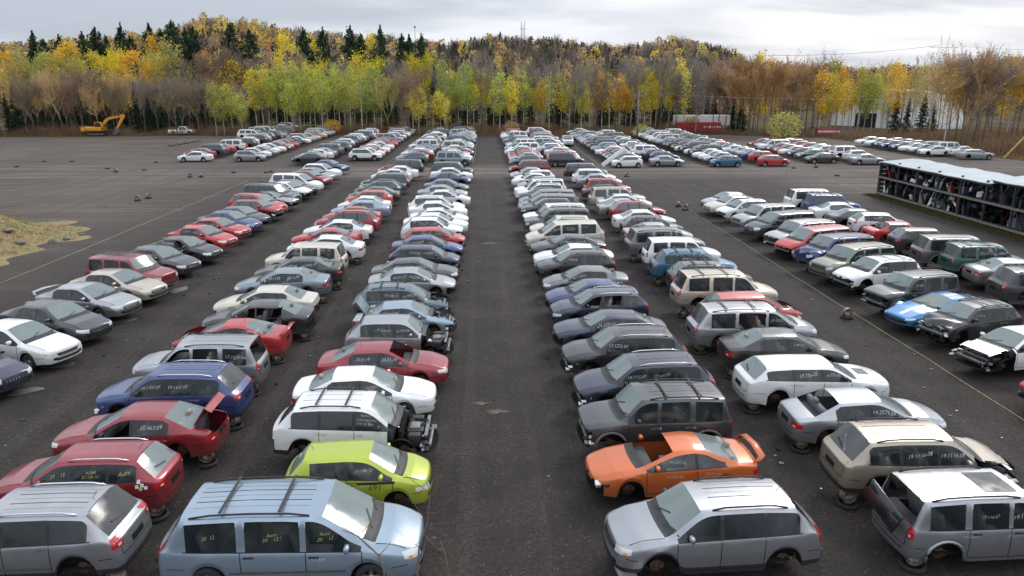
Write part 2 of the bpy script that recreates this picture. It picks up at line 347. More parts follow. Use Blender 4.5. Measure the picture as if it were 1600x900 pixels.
    if level > 0:
        ob = bpy.data.objects.new('tmp', me); C.objects.link(ob)
        md = ob.modifiers.new('s', 'SUBSURF'); md.levels = level; md.render_levels = level; md.use_limit_surface = False
        dg = bpy.context.evaluated_depsgraph_get(); m2 = bpy.data.meshes.new_from_object(ob.evaluated_get(dg)); bpy.data.objects.remove(ob); bpy.data.meshes.remove(me); me = m2
    n = len(me.vertices); co = np.empty(n*3); me.vertices.foreach_get('co', co); co = co.reshape(-1, 3)
    polys = [tuple(q.vertices) for q in me.polygons]; mi = [q.material_index for q in me.polygons]
    bpy.data.meshes.remove(me)
    # restore the true length, width and height lost to smoothing
    co[:, 0] *= p['L']/(co[:, 0].max()-co[:, 0].min()); co[:, 1] *= p['W']/(co[:, 1].max()-co[:, 1].min())
    info = dict(xs=xs, top=top, sh=sh, wd=wd, xf=xf, xt=xt, xw1=xw1, xw2=xw2, hw=hw, wins=wi)
    return co, polys, mi, info
def sub(co, polys, name, mats, mis=None, shift=None):
    used = sorted({i for f in polys for i in f}); mp = {k: n for n, k in enumerate(used)}
    me = bpy.data.meshes.new(name); vv = co[used]
    me.from_pydata([tuple(v) for v in vv], [], [tuple(mp[i] for i in f) for f in polys])
    for m in mats: me.materials.append(M[m])
    if mis: me.polygons.foreach_set('material_index', mis)
    me.polygons.foreach_set('use_smooth', [True]*len(polys)); me.update(); return me
def comps(polys):
    par = {}
    def fd(a):
        while par[a] != a: par[a] = par[par[a]]; a = par[a]
        return a
    for f in polys:
        for i in f: par.setdefault(i, i)
        for i in f[1:]: par[fd(i)] = fd(f[0])
    g = {}
    for f in polys: g.setdefault(fd(f[0]), []).append(f)
    return list(g.values())
class Drape:
    def __init__(s, co, polys): s.b = BVHTree.FromPolygons([tuple(v) for v in co], polys)
    def hit(s, o, d, off=.006):
        h = s.b.ray_cast(Vector(o), Vector(d)); 
        return None if h[0] is None else h[0]-Vector(d).normalized()*off
    def grid(s, fn, d, nu, nv, mb, m, off=.006):
        pts = {}
        for i in range(nu+1):
            for j in range(nv+1): pts[i, j] = s.hit(fn(i/nu, j/nv), d, off)
        V = []; ix = {}
        for k, v in pts.items():
            if v is not None: ix[k] = len(V); V.append(v)
        F = [(ix[i, j], ix[i+1, j], ix[i+1, j+1], ix[i, j+1]) for i in range(nu) for j in range(nv) if all(q in ix for q in ((i, j), (i+1, j), (i+1, j+1), (i, j+1)))]
        F = [f for f in F if max((V[f[a]]-V[f[(a+1) % 4]]).length for a in range(4)) < .5]
        mb.add(V, F, m, True)
_txt = {}
def text2d(s, size):
    k = (s, size)
    if k not in _txt:
        cu = bpy.data.curves.new('t', 'FONT'); cu.body = s; cu.size = size; cu.align_x = 'CENTER'; cu.align_y = 'CENTER'; cu.resolution_u = 2; cu.shear = .22; cu.offset = -.002
        ob = bpy.data.objects.new('t', cu); C.objects.link(ob); dg = bpy.context.evaluated_depsgraph_get()
        me = bpy.data.meshes.new_from_object(ob.evaluated_get(dg)); bpy.data.objects.remove(ob)
        _txt[k] = ([tuple(v.co) for v in me.vertices], [tuple(f.vertices) for f in me.polygons]); bpy.data.meshes.remove(me)
    return _txt[k]
def engine_mesh(p, I, rnd):
    e = MB(); xf, hw = I['xf'], I['hw']; xb = p['xc']+.15; L = xf-xb; hz = p['hf']
    e.box(xb-.05, xb+.03, -hw*.75, hw*.75, p['clr']+.12, hz+.08, 'under')
    for s in (-1, 1):
        e.box(xb, xf-.2, s*hw*.52-.05, s*hw*.52+.05, .40, .50, 'steel'); e.box(xb+.2, xb+.55, s*hw*.62-.12, s*hw*.62+.12, .5, hz-.04, 'trim', bev=.03)
    e.box(xf-.24, xf-.15, -hw*.68, hw*.68, .42, .53, 'alu', bev=.02)
    e.box(xf-.32, xf-.26, -hw*.5, hw*.5, .35, hz-.05, 'trim'); e.box(xf-.34, xf-.25, -hw*.72, hw*.72, hz-.09, hz-.045, 'steel')
    e.box(xb+.12, xb+L*.62, -.34, .3, .38, hz-.06, 'trim', bev=.05); e.box(xb+.2, xb+L*.5, -.22, .18, hz-.08, hz-.01, 'alu', bev=.03)
    for k in range(26):
        x = rnd.uniform(xb+.08, xf-.28); y = rnd.uniform(-hw*.7, hw*.7); z = rnd.uniform(.34, hz-.06); a = rnd.uniform(.03, .1)
        e.box(x-a, x+a, y-a*rnd.uniform(.4, 1.3), y+a, z-a*.6, z+a*.6, rnd.choice(['trim', 'alu', 'under', 'rust', 'steel', 'grey_trim', 'trim', 'under']), rot=Matrix.Rotation(rnd.uniform(0, 1.5), 3, Vector((rnd.random(), rnd.random(), 1)).normalized()), bev=.012)
    for k in range(9):
        a = Vector((rnd.uniform(xb, xf-.2), rnd.uniform(-hw*.7, hw*.7), rnd.uniform(.4, hz-.04))); b = a+Vector((rnd.uniform(-.4, .3), rnd.uniform(-.5, .5), rnd.uniform(-.15, .1)))
        e.tube([a, (a+b)/2+Vector((0, 0, .08)), b], .018, rnd.choice(['trim', 'alu', 'under']), 5)
    for s in (-1, 1):   # torn bits hanging at the corners
        for k in range(5):
            x = xf-rnd.uniform(.12, .4); y = s*hw*rnd.uniform(.55, .88); z = rnd.uniform(.3, .6)
            e.box(x-.09, x+.05, y-.07, y+.07, z-.03, z+.04, rnd.choice(['trim', 'alu', 'trim', 'whitem']), rot=Matrix.Rotation(rnd.uniform(-1, 1), 3, 'X'), bev=.012)
    return e.mesh('engine_bay')
_wheel = {}
def wheel_mesh(r):
    if r not in _wheel:
        t = MB(); t.lathe([(r*.62, -.10), (r*.9, -.105), (r*.98, -.08), (r, -.03), (r, .03), (r*.98, .08), (r*.9, .105), (r*.62, .10)], 'tyre', 28)
        q = MB(); rr = r*.64; q.lathe([(rr, -.09), (rr*.95, -.08), (rr*.9, .02), (rr*.9, .08), (rr, .09)], 'rim', 24)
        for s in (-1, 1):
            for k in range(5):
                a = 2*math.pi*k/5; ro = Matrix.Rotation(a, 3, 'Y'); V = [ro @ Vector(v) for v in ((-.045, s*.06, .03), (.045, s*.06, .03), (.03, s*.075, rr*.93), (-.03, s*.075, rr*.93), (-.045, s*.02, .03), (.045, s*.02, .03), (.03, s*.035, rr*.93), (-.03, s*.035, rr*.93))]
                q.add(V, [(0, 1, 2, 3), (4, 7, 6, 5), (0, 4, 5, 1), (1, 5, 6, 2), (3, 2, 6, 7), (0, 3, 7, 4)], 'rim')
            q.lathe([(0.001, s*.07), (.06, s*.07), (.07, s*.04), (.07, s*.0)], 'rim', 12)
        q.lathe([(.001, 0), (rr*.9, .001)], 'under', 16)
        _wheel[r] = (t.mesh('tyre'), q.mesh('rim'))
    return _wheel[r]
_hub = []
def hub_mesh():
    if not _hub:
        h = MB(); h.lathe([(.001, .03), (.05, .03), (.06, .0), (.07, -.01), (.13, -.01), (.14, -.015), (.14, -.03), (.06, -.035), (.05, -.12), (.001, -.12)], 'rust', 18)
        h.tube([(0, -.1, 0), (0, -.5, .02)], .045, 'under'); h.tube([(.02, -.08, 0), (.05, -.14, .38)], .04, 'under'); h.box(-.17, -.07, -.07, .02, -.07, .07, 'rust', bev=.02)
        _hub.append(h.mesh('brake_hub'))
    return _hub[0]
_p = {}
def parts_for(ty, opts, lod):
    """list of (name, mesh, location, rotation z, painted?, parent index)"""
    key = (ty, opts, lod)
    if key in _p: return _p[key]
    p = TYPES[ty]; O = set(opts); rnd = random.Random(str(key)); rn = random.Random(len(_p)+3)
    co, polys, mi, I = cage(p, {0: 2, 1: 1, 2: 1, 3: 0}[lod])
    xf, xt, hw, H = I['xf'], I['xt'], I['hw'], p['H']; xc = p['xc']
    dr = Drape(co, polys)
    if p['kind'] == 'pickup':   # hollow the bed
        co2 = co.copy(); m = (co[:, 0] < p['xrb']-.22) & (co[:, 0] > xt+.14) & (abs(co[:, 1]) < hw*.84) & (co[:, 2] > .9); co2[m, 2] = .62; co = co2
    if 'crumple' in O:
        for i in range(len(co)):
            if co[i, 0] > xf-.95 and co[i, 2] > .25:
                k = (co[i, 0]-(xf-.95))/.95; x, y, z = co[i]
                co[i] += k*np.array([-.22+.13*math.sin(7*y+3*z), .09*math.sin(9*x+5*z), .10*math.sin(6*y+8*x)-.04])
    if 'tailcrumple' in O:
        for i in range(len(co)):
            if co[i, 0] < xt+.7 and co[i, 2] > .25:
                k = ((xt+.7)-co[i, 0])/.7; x, y, z = co[i]; co[i] += k*np.array([.18+.1*math.sin(7*y+3*z), .06*math.sin(9*x+5*z), .07*math.sin(6*y+8*x)])
    drop = set(); gl = {WIND: 'wind', REAR: 'wind', SIDE: 'side'}
    for k, f in enumerate(polys):
        c = co[list(f)].mean(0); m = mi[k]
        if m in (PAINT, CLAD, TRIM):
            if 'nofront' in O and c[0] > xf-.36+.12*math.sin(c[1]*9) and c[2] < p['hf']-.10+.03*math.sin(c[1]*14): drop.add(k)
            if 'nohood' in O and c[0] > xc+.12 and c[2] > I['top'](min(c[0], xf-.05))-.10 and abs(c[1]) < hw*.74: drop.add(k)
            if 'nofender' in O and c[0] > I['xw1']-p['R']*1.0 and (abs(c[1]) > hw*.74 or c[0] > xf-.35): drop.add(k)
            if 'norear' in O and c[0] < xt+.22+.06*math.sin(c[1]*8) and c[2] < p['zt']-.3: drop.add(k)
            if 'trunk' in O and c[0] < p['xrb']-.02 and c[2] > p['zt']-.16 and abs(c[1]) < hw*.68: drop.add(k)
        if m == WIND and 'nowind' in O: drop.add(k)
        if m == REAR and 'norearglass' in O: drop.add(k)
        if m == SIDE and 'nofrontglass' in O and c[0] > I['wins'][0][1]: drop.add(k)
        if m == SIDE and 'nomidglass' in O and len(I['wins']) > 1 and I['wins'][1][1] < c[0] < I['wins'][1][0]: drop.add(k)
        if 'slide' in O and abs(c[1]) > hw*.6 and c[1] < 0 and I['wins'][1][1] < c[0] < I['wins'][1][0] and c[2] > p['clr']+.12 and c[2] < H-.16 and m != UNDER: drop.add(k)
        if 'nodoor' in O and c[1] > hw*.5 and I['wins'][1][1] < c[0] < I['wins'][1][0]-.05 and c[2] > p['clr']+.12 and c[2] < H-.16 and m != UNDER: drop.add(k)
    keep = [k for k in range(len(polys)) if k not in drop]
    P = []
    cladm = p['clad'] or 'trim'
    if 'paintclad' in O: cladm = 'paint'
    if lod >= 2:
        lut = {PAINT: 0, WIND: 1, REAR: 1, SIDE: 2, TRIM: 3, UNDER: 3, CLAD: 4}
        me = sub(co, [polys[k] for k in keep], 'body', ['paint', 'wind0', 'side0', 'under', cladm, 'tail', 'lamp'], [lut[mi[k]] for k in keep])
        # lamps recoloured on the surface faces at the corners
        for q in me.polygons:
            c = q.center
            if q.material_index == 0 and abs(c.y) > hw*.55:
                if c.x < xt+.12 and p['tail'][0]-.18 < c.z < p['tail'][0]+.18: q.material_index = 5
                if c.x > xf-.32 and p['head'][0]-.1 < c.z < p['head'][0]+.12 and 'nofront' not in O: q.material_index = 6
        P.append(('body', me, (0, 0, 0), 0, True, -1)); _p[key] = P; return P
    sm = 0 if lod == 0 else 1
    bl = [k for k in keep if mi[k] in (PAINT, TRIM, CLAD)]
    lut = {PAINT: 0, TRIM: 1, CLAD: 2}
    P.append(('body', sub(co, [polys[k] for k in bl], 'body', ['paint', 'trim', cladm], [lut[mi[k]] for k in bl]), (0, 0, 0), 0, True, -1))
    P.append(('underbody', sub(co, [polys[k] for k in keep if mi[k] == UNDER], 'underbody', ['under']), (0, 0, 0), 0, False, -1))
    tinted = 'tint' in O
    for m, nm, ma in ((WIND, 'windshield', 'wind' if lod == 0 else 'wind0'), (REAR, 'rear_window', ('tint' if (tinted or p['kind'] in ('SUV', 'minivan')) else ('wind' if lod == 0 else 'wind0')))):
        fs = [polys[k] for k in keep if mi[k] == m]
        if fs: P.append((nm, sub(co, fs, nm, [ma]), (0, 0, 0), 0, False, -1))
    fs = [polys[k] for k in keep if mi[k] == SIDE]
    if fs:
        for g in (comps(fs) if lod == 0 else [[f for f in fs if co[f[0]][1] > 0], [f for f in fs if co[f[0]][1] < 0]]):
            if not g: continue
            cx = np.mean([co[list(f)].mean(0)[0] for f in g])
            ma = 'tint' if (tinted and cx < I['wins'][0][1]) else ('side' if lod == 0 else 'side0')
            P.append(('side_window', sub(co, g, 'side_window', [ma]), (0, 0, 0), 0, False, -1))
    # lamps
    hz, hh, hwid = p['head']; tz, th, twid = p['tail']
    nu, nv = (8, 4) if lod == 0 else (3, 2)
    for s in (-1, 1):
        if 'nofront' not in O and 'nofender' not in O and 'nolamp' not in O:
            d = Vector((-.75, -s*.66, 0)).normalized(); U = Vector((-.66, s*.75, 0))
            base = Vector((xf-.14, s*hw*.70, hz))-d*2
            mb = MB(); dr.grid(lambda u, v: base+U*((u-.42)*hwid)+Vector((0, 0, (v-.5)*hh*(1-.35*u)+.05*u)), d, nu, nv, mb, 'lamp', .008)
            if lod == 0 and ('amber' in O or rn.random() < .4): dr.grid(lambda u, v: base+U*((.62+u*.2-.42)*hwid)+Vector((0, 0, (v*.45-.5)*hh*.7+.03)), d, 3, 2, mb, 'amber', .012)
            if mb.f: P.append(('headlight', mb.mesh('headlight'), (0, 0, 0), 0, False, -1))
        if 'norear' not in O and 'notail' not in O:
            d = Vector((.8, -s*.6, 0)).normalized(); U = Vector((.6, s*.8, 0))
            base = Vector((xt+.10, s*hw*.80, tz))-d*2
            mb = MB(); dr.grid(lambda u, v: base+U*((u-.5)*twid)+Vector((0, 0, (v-.5)*th*(1-.25*u))), d, nu, nv, mb, 'tail', .008)
            if lod == 0 and p['kind'] != 'coupe': dr.grid(lambda u, v: base+U*((u*.3-.3)*twid)+Vector((0, 0, (v*.22-.3)*th)), d, 3, 2, mb, 'lamp', .012)
            if mb.f: P.append(('taillight', mb.mesh('taillight'), (0, 0, 0), 0, False, -1))
    if 'nofront' in O or 'nohood' in O or 'nofender' in O: P.append(('engine_bay', engine_mesh(p, I, rnd), (0, 0, 0), 0, False, -1))
    if 'nofront' not in O:
        mb = MB(); z0, z1 = p['hf']-.2, p['hf']-.09
        dr.grid(lambda u, v: Vector((4, (u-.5)*hw*(.9+.15*v), z0+v*(z1-z0))), Vector((-1, 0, 0)), 10, 3, mb, 'trim', .008)
        if p['kind'] == 'SUV' or 'bars' in O:
            for k in range(7):
                y = (k-3)*hw*.12; dr.grid(lambda u, v: Vector((4, y+(u-.5)*.025, z0+v*(z1-z0))), Vector((-1, 0, 0)), 1, 3, mb, 'chrome' if 'bars' in O else 'paint', .016)
        else:
            dr.grid(lambda u, v: Vector((4, (u-.5)*hw*.85, (z0+z1)/2+(v-.5)*.02)), Vector((-1, 0, 0)), 8, 1, mb, 'chrome', .014)
        dr.grid(lambda u, v: Vector((4, (u-.5)*hw*1.1, p['clr']+.13+v*.10)), Vector((-1, 0, 0)), 8, 2, mb, 'trim', .008)
        P.append(('grille', mb.mesh('grille'), (0, 0, 0), 0, True, -1))
    if 'rear_hatch' in O: pass
    # mirrors
    for s in (-1, 1):
        if 'nomirror' in O and s == 1: continue
        mb = MB(); x = I['wins'][0][0]-.30; zb = I['sh'](x)+.07
        h = dr.hit((x, s*3, zb), (0, -s, 0), 0)
        if h is None: continue
        y = h.y; mb.box(x-.05, x+.06, min(y, y+s*.2)+.0, max(y, y+s*.2), zb-.02, zb+.12, 'paint' if rn.random() < .5 else 'trim', bev=.045)
        P.append(('wing_mirror', mb.mesh('wing_mirror'), (0, 0, 0), 0, True, -1))
    # wheels or bare hubs
    nf = 'wheels' in O or 'fwheels' in O; nr = 'wheels' in O
    rw = p['R']-.055
    for xw, has in ((I['xw1'], nf), (I['xw2'], nr)):
        for s in (-1, 1):
            if has:
                t, q = wheel_mesh(round(rw, 2)); k = len(P)
                P.append(('wheel', t, (xw, s*(hw-.13), rw), 0, False, -1))
                if lod == 0: P.append(('rim', q, (0, 0, 0), 0, False, k))
                else: P.append(('rim', q, (xw, s*(hw-.13), rw), 0, False, -1))
            elif lod == 0: P.append(('brake_hub', hub_mesh(), (xw, s*(hw-.22), p['zw']+.02), 0 if s > 0 else math.pi, False, -1))
    if p['clad'] == 'grey_trim' and lod == 0:
        for xw in (I['xw1'], I['xw2']):
            if xw == I['xw1'] and ('nofender' in O or 'crumple' in O): continue
            for s in (-1, 1):
                mb = MB(); rr = p['R']+.02; pts = []
                for k in range(13):
                    a = math.pi*(k/12)*1.06-.03*math.pi; pts.append((xw+rr*math.cos(a), s*(hw-.025), max(p['clr']+.04, p['zw']+rr*math.sin(a))))
                mb.tube(pts, .042, 'paint' if 'paintclad' in O else 'grey_trim', 6); P.append(('wheel_arch', mb.mesh('wheel_arch'), (0, 0, 0), 0, True, -1))
    if (p['rails'] or 'bars2' in O) and 'norails' not in O:
        for s in (-1, 1):
            mb = MB(); pts = []; x0, x1 = p['xwt']-.25, p['xrt']+.22; yy = s*hw*(p['wr']+.06)
            for k in range(7):
                x = x0+(x1-x0)*k/6; h = dr.hit((x, yy, 4), (0, 0, -1), 0)
                if h is not None: pts.append((x, yy, h.z+(.012 if k in (0, 6) else .055)))
            rm = 'chrome' if 'silverrails' in O else 'trim'
            mb.tube(pts, .02, rm, 6)
            P.append(('roof_rail', mb.mesh('roof_rail'), (0, 0, 0), 0, False, -1))
    if 'bars2' in O or 'crossbars' in O:
        for fx in (.25, .75):
            x = p['xwt']-.25+(p['xrt']-p['xwt']+.5)*fx; h = dr.hit((x, 0, 4), (0, 0, -1), 0); mb = MB(); y = hw*(p['wr']+.06)
            mb.box(x-.03, x+.03, -y, y, h.z+.03, h.z+.055, 'trim', bev=.01); P.append(('roof_crossbar', mb.mesh('roof_crossbar'), (0, 0, 0), 0, False, -1))
    if 'rack' in O:
        mb = MB(); x0, x1 = -.1, -1.5; y = hw*.6; z = H+.13
        for s in (-1, 1): mb.tube([(x0+.15, s*y*.9, z), (x0, s*y, z), (x1, s*y, z), (x1-.1, s*y*.9, z)], .022, 'grey_trim')
        for k in range(7): x = x0+(x1-x0)*k/6; mb.tube([(x, -y, z-.03), (x, y, z-.03)], .015, 'grey_trim')
        mb.tube([(x0+.15, -y*.9, z), (x0+.15, y*.9, z)], .02, 'grey_trim')
        P.append(('roof_rack', mb.mesh('roof_rack'), (0, 0, 0), 0, False, -1))
    if 'spoiler' in O:
        mb = MB(); x = (p['xrb']+xt)/2-.22 if p['kind'] in ('sedan', 'coupe') else p['xrt']-.15; z = I['top'](x)+.02 if p['kind'] in ('sedan', 'coupe') else H-.05
        y = hw*.78
        if p['kind'] in ('sedan', 'coupe'):
            pts = [(x+.06, -y, z), (x-.06, -y*.92, z+.13), (x-.1, 0, z+.17), (x-.06, y*.92, z+.13), (x+.06, y, z)]
            V = []
            for q in pts: V += [(q[0]+.09, q[1], q[2]), (q[0]-.09, q[1], q[2]+.015), (q[0]-.09, q[1], q[2]-.02), (q[0]+.09, q[1], q[2]-.02)]
            F = [(a*4+b, a*4+(b+1) % 4, a*4+4+(b+1) % 4, a*4+4+b) for a in range(4) for b in range(4)]+[(0, 1, 2, 3), (16, 19, 18, 17)]
            mb.add(V, F, 'paint', True)
        else: mb.box(x-.2, x+.06, -y*.75, y*.75, z-.03, z+.02, 'paint', bev=.02)
        P.append(('spoiler', mb.mesh('spoiler'), (0, 0, 0), 0, True, -1))
    if 'trunk' in O:
        mb = MB(); a = Vector((p['xrb']-.03, 0, p['zd']+.04)); d = Vector((-.42, 0, .62)).normalized(); n = Vector((.62, 0, .42)).normalized(); w = hw*.66
        l = abs(xt-p['xrb'])
        V = [a+Vector((0, s*w, 0))+d*l*k+n*o for o in (0, .04) for k in (0, 1) for s in (-1, 1)]
        mb.add(V, [(0, 1, 3, 2), (4, 6, 7, 5), (0, 4, 5, 1), (2, 3, 7, 6), (0, 2, 6, 4), (1, 5, 7, 3)], 'paint')
        b = a+d*l; e = Vector((-.6, 0, -.42)).normalized()
        V = [b+Vector((0, s*w, 0))+e*.2*k+n*o for o in (0, .04) for k in (0, 1) for s in (-1, 1)]; mb.add(V, [(0, 1, 3, 2), (4, 6, 7, 5), (0, 4, 5, 1), (2, 3, 7, 6), (0, 2, 6, 4), (1, 5, 7, 3)], 'paint')
        mb.box(xt+.1, p['xrb']-.05, -w, w, .42, .45, 'under'); P.append(('boot_lid', mb.mesh('boot_lid'), (0, 0, 0), 0, True, -1))
    if 'stripe' in O:
        mb = MB()
        dr.grid(lambda u, v: Vector((xf-.15-u*(xf-.2-xc), .12+(v-.5)*.2, 4)), Vector((0, 0, -1)), 12, 1, mb, 'whitem', .006); dr.grid(lambda u, v: Vector((p['xwt']-.05-u*(p['xwt']-p['xrt']-.1), .12+(v-.5)*.2, 4)), Vector((0, 0, -1)), 8, 1, mb, 'whitem', .006)
        P.append(('racing_stripe', mb.mesh('racing_stripe'), (0, 0, 0), 0, False, -1))
    if 'scoop' in O or 'sunroof' in O:
        mb = MB(); 
        if 'scoop' in O: dr.grid(lambda u, v: Vector((xc+.35+u*.4, (v-.5)*.5, 4)), Vector((0, 0, -1)), 5, 4, mb, 'grey_trim', .008)
        else: dr.grid(lambda u, v: Vector((p['xwt']-.15-u*.75, (v-.5)*.85, 4)), Vector((0, 0, -1)), 5, 4, mb, 'tint', .008)
        P.append(('hood_scoop' if 'scoop' in O else 'sunroof', mb.mesh('panel'), (0, 0, 0), 0, False, -1))
    if lod == 0:
        # shut lines of the doors, bonnet, bumpers and tailgate, kept in the body's own mesh
        mb = MB(); sdoor = [I['wins'][0][0]-.02, I['wins'][0][1]-.03]
        if len(I['wins']) > 1 and p['kind'] != 'coupe': sdoor.append(max(I['wins'][1][1]-.02, I['xw2']+p['R']*.75) if p['kind'] != 'minivan' else I['wins'][1][1]-.08)
        for s in (-1, 1):
            for x in sdoor:
                zl = p['clr']+.1
                for xw in (I['xw1'], I['xw2']):
                    d = abs(x-xw)
                    if d < p['R']+.02: zl = max(zl, p['zw']+math.sqrt(max(0, (p['R']+.02)**2-d*d)))
                z1 = I['sh'](x)
                dr.grid(lambda u, v: Vector((x+(v-.5)*.016, s*3, zl+u*(z1-zl))), Vector((0, -s, 0)), 8, 1, mb, 'under', .003)
            dr.grid(lambda u, v: Vector((sdoor[-1]+u*(sdoor[0]-sdoor[-1]), s*3, p['clr']+.1+(v-.5)*.016)), Vector((0, -s, 0)), 12, 1, mb, 'under', .003)
            if 'nofront' not in O and 'nohood' not in O: dr.grid(lambda u, v: Vector((xc+.1+u*(xf-xc-.4), s*hw*(.80-.06*u)+(v-.5)*.014, 4)), Vector((0, 0, -1)), 8, 1, mb, 'under', .003)
            if 'nofront' not in O and 'nofender' not in O: dr.grid(lambda u, v: Vector((I['xw1']+p['R']+.03+u*.32, s*3, p['hf']-.22+(v-.5)*.014+.03*u)), Vector((0, -s, 0)), 5, 1, mb, 'under', .003)
            if 'norear' not in O:
                dr.grid(lambda u, v: Vector((I['xw2']-p['R']-.03-u*.35, s*3, p['zt']-.36+(v-.5)*.014)), Vector((0, -s, 0)), 5, 1, mb, 'under', .003)
                if p['kind'] in ('SUV', 'wagon', 'minivan', 'hatchback'): dr.grid(lambda u, v: Vector((-5, s*hw*.70+(v-.5)*.016, p['zt']-.38+u*.42)), Vector((1, 0, 0)), 6, 1, mb, 'under', .004)
        if 'norear' not in O: dr.grid(lambda u, v: Vector((-5, (u-.5)*hw*1.4, p['zt']-.38+(v-.5)*.016)), Vector((1, 0, 0)), 10, 1, mb, 'under', .004)
        dr.grid(lambda u, v: Vector((p['xrt']+.04+(v-.5)*.014, (u-.5)*hw*1.1, 4)), Vector((0, 0, -1)), 8, 1, mb, 'under', .003) if p['kind'] in ('SUV', 'wagon', 'minivan', 'hatchback') else None
        if p['kind'] in ('SUV', 'minivan') and 'sunroof' not in O:
            for q in range(-2, 3): dr.grid(lambda u, v: Vector((p['xwt']-.3+u*(p['xrt']-p['xwt']+.5), q*hw*.2+(v-.5)*.016, 4)), Vector((0, 0, -1)), 8, 1, mb, 'under' if q % 2 else 'paint', .004)
        for s in (-1, 1):
            dr.grid(lambda u, v: Vector((xc-.16-u*(xc-.16-I['wins'][-1][1]), s*3, I['sh'](xc-.16-u*(xc-.16-I['wins'][-1][1]))+.006+(v-.5)*.022)), Vector((0, -s, 0)), 20, 1, mb, 'trim', .005)
            if p['kind'] != 'SUV': dr.grid(lambda u, v: Vector((I['xw2']+p['R']+.06+u*(I['xw1']-I['xw2']-2*p['R']-.12), s*3, .50+(v-.5)*.035)), Vector((0, -s, 0)), 12, 1, mb, 'paint', .012)
            if 'nofront' not in O: dr.grid(lambda u, v: Vector((4, s*hw*.58+(u-.5)*.16, p['clr']+.17+v*.08)), Vector((-1, 0, 0)), 3, 2, mb, 'under', .006)
        if 'nofront' not in O: dr.grid(lambda u, v: Vector((4, (u-.5)*hw*1.35, p['hf']-.235+(v-.5)*.014)), Vector((-1, 0, 0)), 10, 1, mb, 'under', .004)
        bl2 = len(co); co3 = np.concatenate([co, np.array(mb.v)]); pl3 = [polys[k] for k in bl]+[tuple(i+bl2 for i in f) for f in mb.f]
        P[0] = ('body', sub(co3, pl3, 'body', ['paint', 'trim', cladm, 'under'], [lut[mi[k]] for k in bl]+[{'paint': 0, 'trim': 1, 'under': 3}[mb.mats[q]] for q in mb.m]), (0, 0, 0), 0, True, -1)
        for s in (-1, 1):
            for x in sdoor[1:]:
                mb = MB(); zz = I['sh'](x)-.11; dr.grid(lambda u, v: Vector((x+.06+u*.2, s*3, zz+v*.035)), Vector((0, -s, 0)), 3, 1, mb, 'trim' if 'darkhandles' in O else 'chrome' if 'chromehandles' in O else 'paint', .022)
                P.append(('door_handle', mb.mesh('door_handle'), (0, 0, 0), 0, True, -1))
        # side rub strip
        if 'strip' in O:
            for s in (-1, 1):
                mb = MB(); dr.grid(lambda u, v: Vector((I['xw2']+p['R']+.1+u*(I['xw1']-I['xw2']-2*p['R']-.2), s*3, .52+v*.05)), Vector((0, -s, 0)), 10, 1, mb, 'chrome', .012)
                P.append(('side_moulding', mb.mesh('side_moulding'), (0, 0, 0), 0, False, -1))
        # cabin
        zf = p['clr']+.12; mb = MB(); mb.box(p['xrt']+.1, xc-.2, -hw*.8, hw*.8, zf-.02, zf+.04, 'under')
        mb.box(xc-.45, xc-.05, -hw*.78, hw*.78, .62, p['hc']-.08, 'dash', bev=.06)
        mb.box(p['xrb']+.05, p['xrb']+.45, -hw*.74, hw*.74, zf, p['zd']-.1, 'dash')
        P.append(('dashboard', mb.mesh('dashboard'), (0, 0, 0), 0, False, -1))
        sm_ = 'seatl' if rn.random() < .3 else 'seat'; zs_ = zf+.2
        xs0 = xc-1.12; rowsx = [xs0, xs0-.95]+([xs0-1.8] if p['kind'] == 'minivan' else [])
        for r_, xx in enumerate(rowsx):
            for y0, y1 in (((-.62, -.12), (.12, .62)) if r_ == 0 else ((-.64, .64),)):
                mb = MB(); mb.box(xx-.25, xx+.27, y0*hw/.9, y1*hw/.9, zs_-.12, zs_+.1, sm_, bev=.06)
                rt = Matrix.Rotation(-.25, 3, 'Y'); hb = min(.34, (H-.3-zs_)/2)
                mb.box(xx-.42, xx-.26, y0*hw/.9, y1*hw/.9, zs_+.02, zs_+.02+hb*2, sm_, rot=rt, bev=.06)
                mb.box(xx-.50, xx-.38, (y0+y1)/2*hw/.9-.13, (y0+y1)/2*hw/.9+.13, zs_+hb*2-.02, zs_+hb*2+.14, sm_, rot=rt, bev=.04)
                P.append(('seat', mb.mesh('seat'), (0, 0, 0), 0, False, -1))
        if 'nowind' not in O:
            mb = MB()
            for y in (-.35, .3): dr.grid(lambda u, v: Vector((xc-.02-u*.18+.03*v, y+u*.5, 4)), Vector((0, 0, -1)), 4, 1, mb, 'trim', .015)
            P.append(('wiper', mb.mesh('wiper'), (0, 0, 0), 0, False, -1))
        if p['kind'] in ('SUV', 'wagon', 'hatchback', 'minivan') and 'norearglass' not in O:
            mb = MB(); zz = p['zd']+.08; dr.grid(lambda u, v: Vector((-5, -.05+u*.42, zz+u*.06+v*.03)), Vector((1, 0, 0)), 5, 1, mb, 'trim', .02)
            if mb.f: P.append(('wiper', mb.mesh('wiper'), (0, 0, 0), 0, False, -1))
        if 'norear' not in O:
            mb = MB(); zz = .62 if p['kind'] != 'SUV' else .72; dr.grid(lambda u, v: Vector((-5, (u-.5)*.52, zz+v*.14)), Vector((1, 0, 0)), 3, 2, mb, 'under', .006)
            dr.grid(lambda u, v: Vector((-5, (u-.5)*hw*1.3, p['clr']+.2+v*.03)), Vector((1, 0, 0)), 8, 1, mb, 'trim', .008)
            P.append(('plate_recess', mb.mesh('plate_recess'), (0, 0, 0), 0, False, -1))
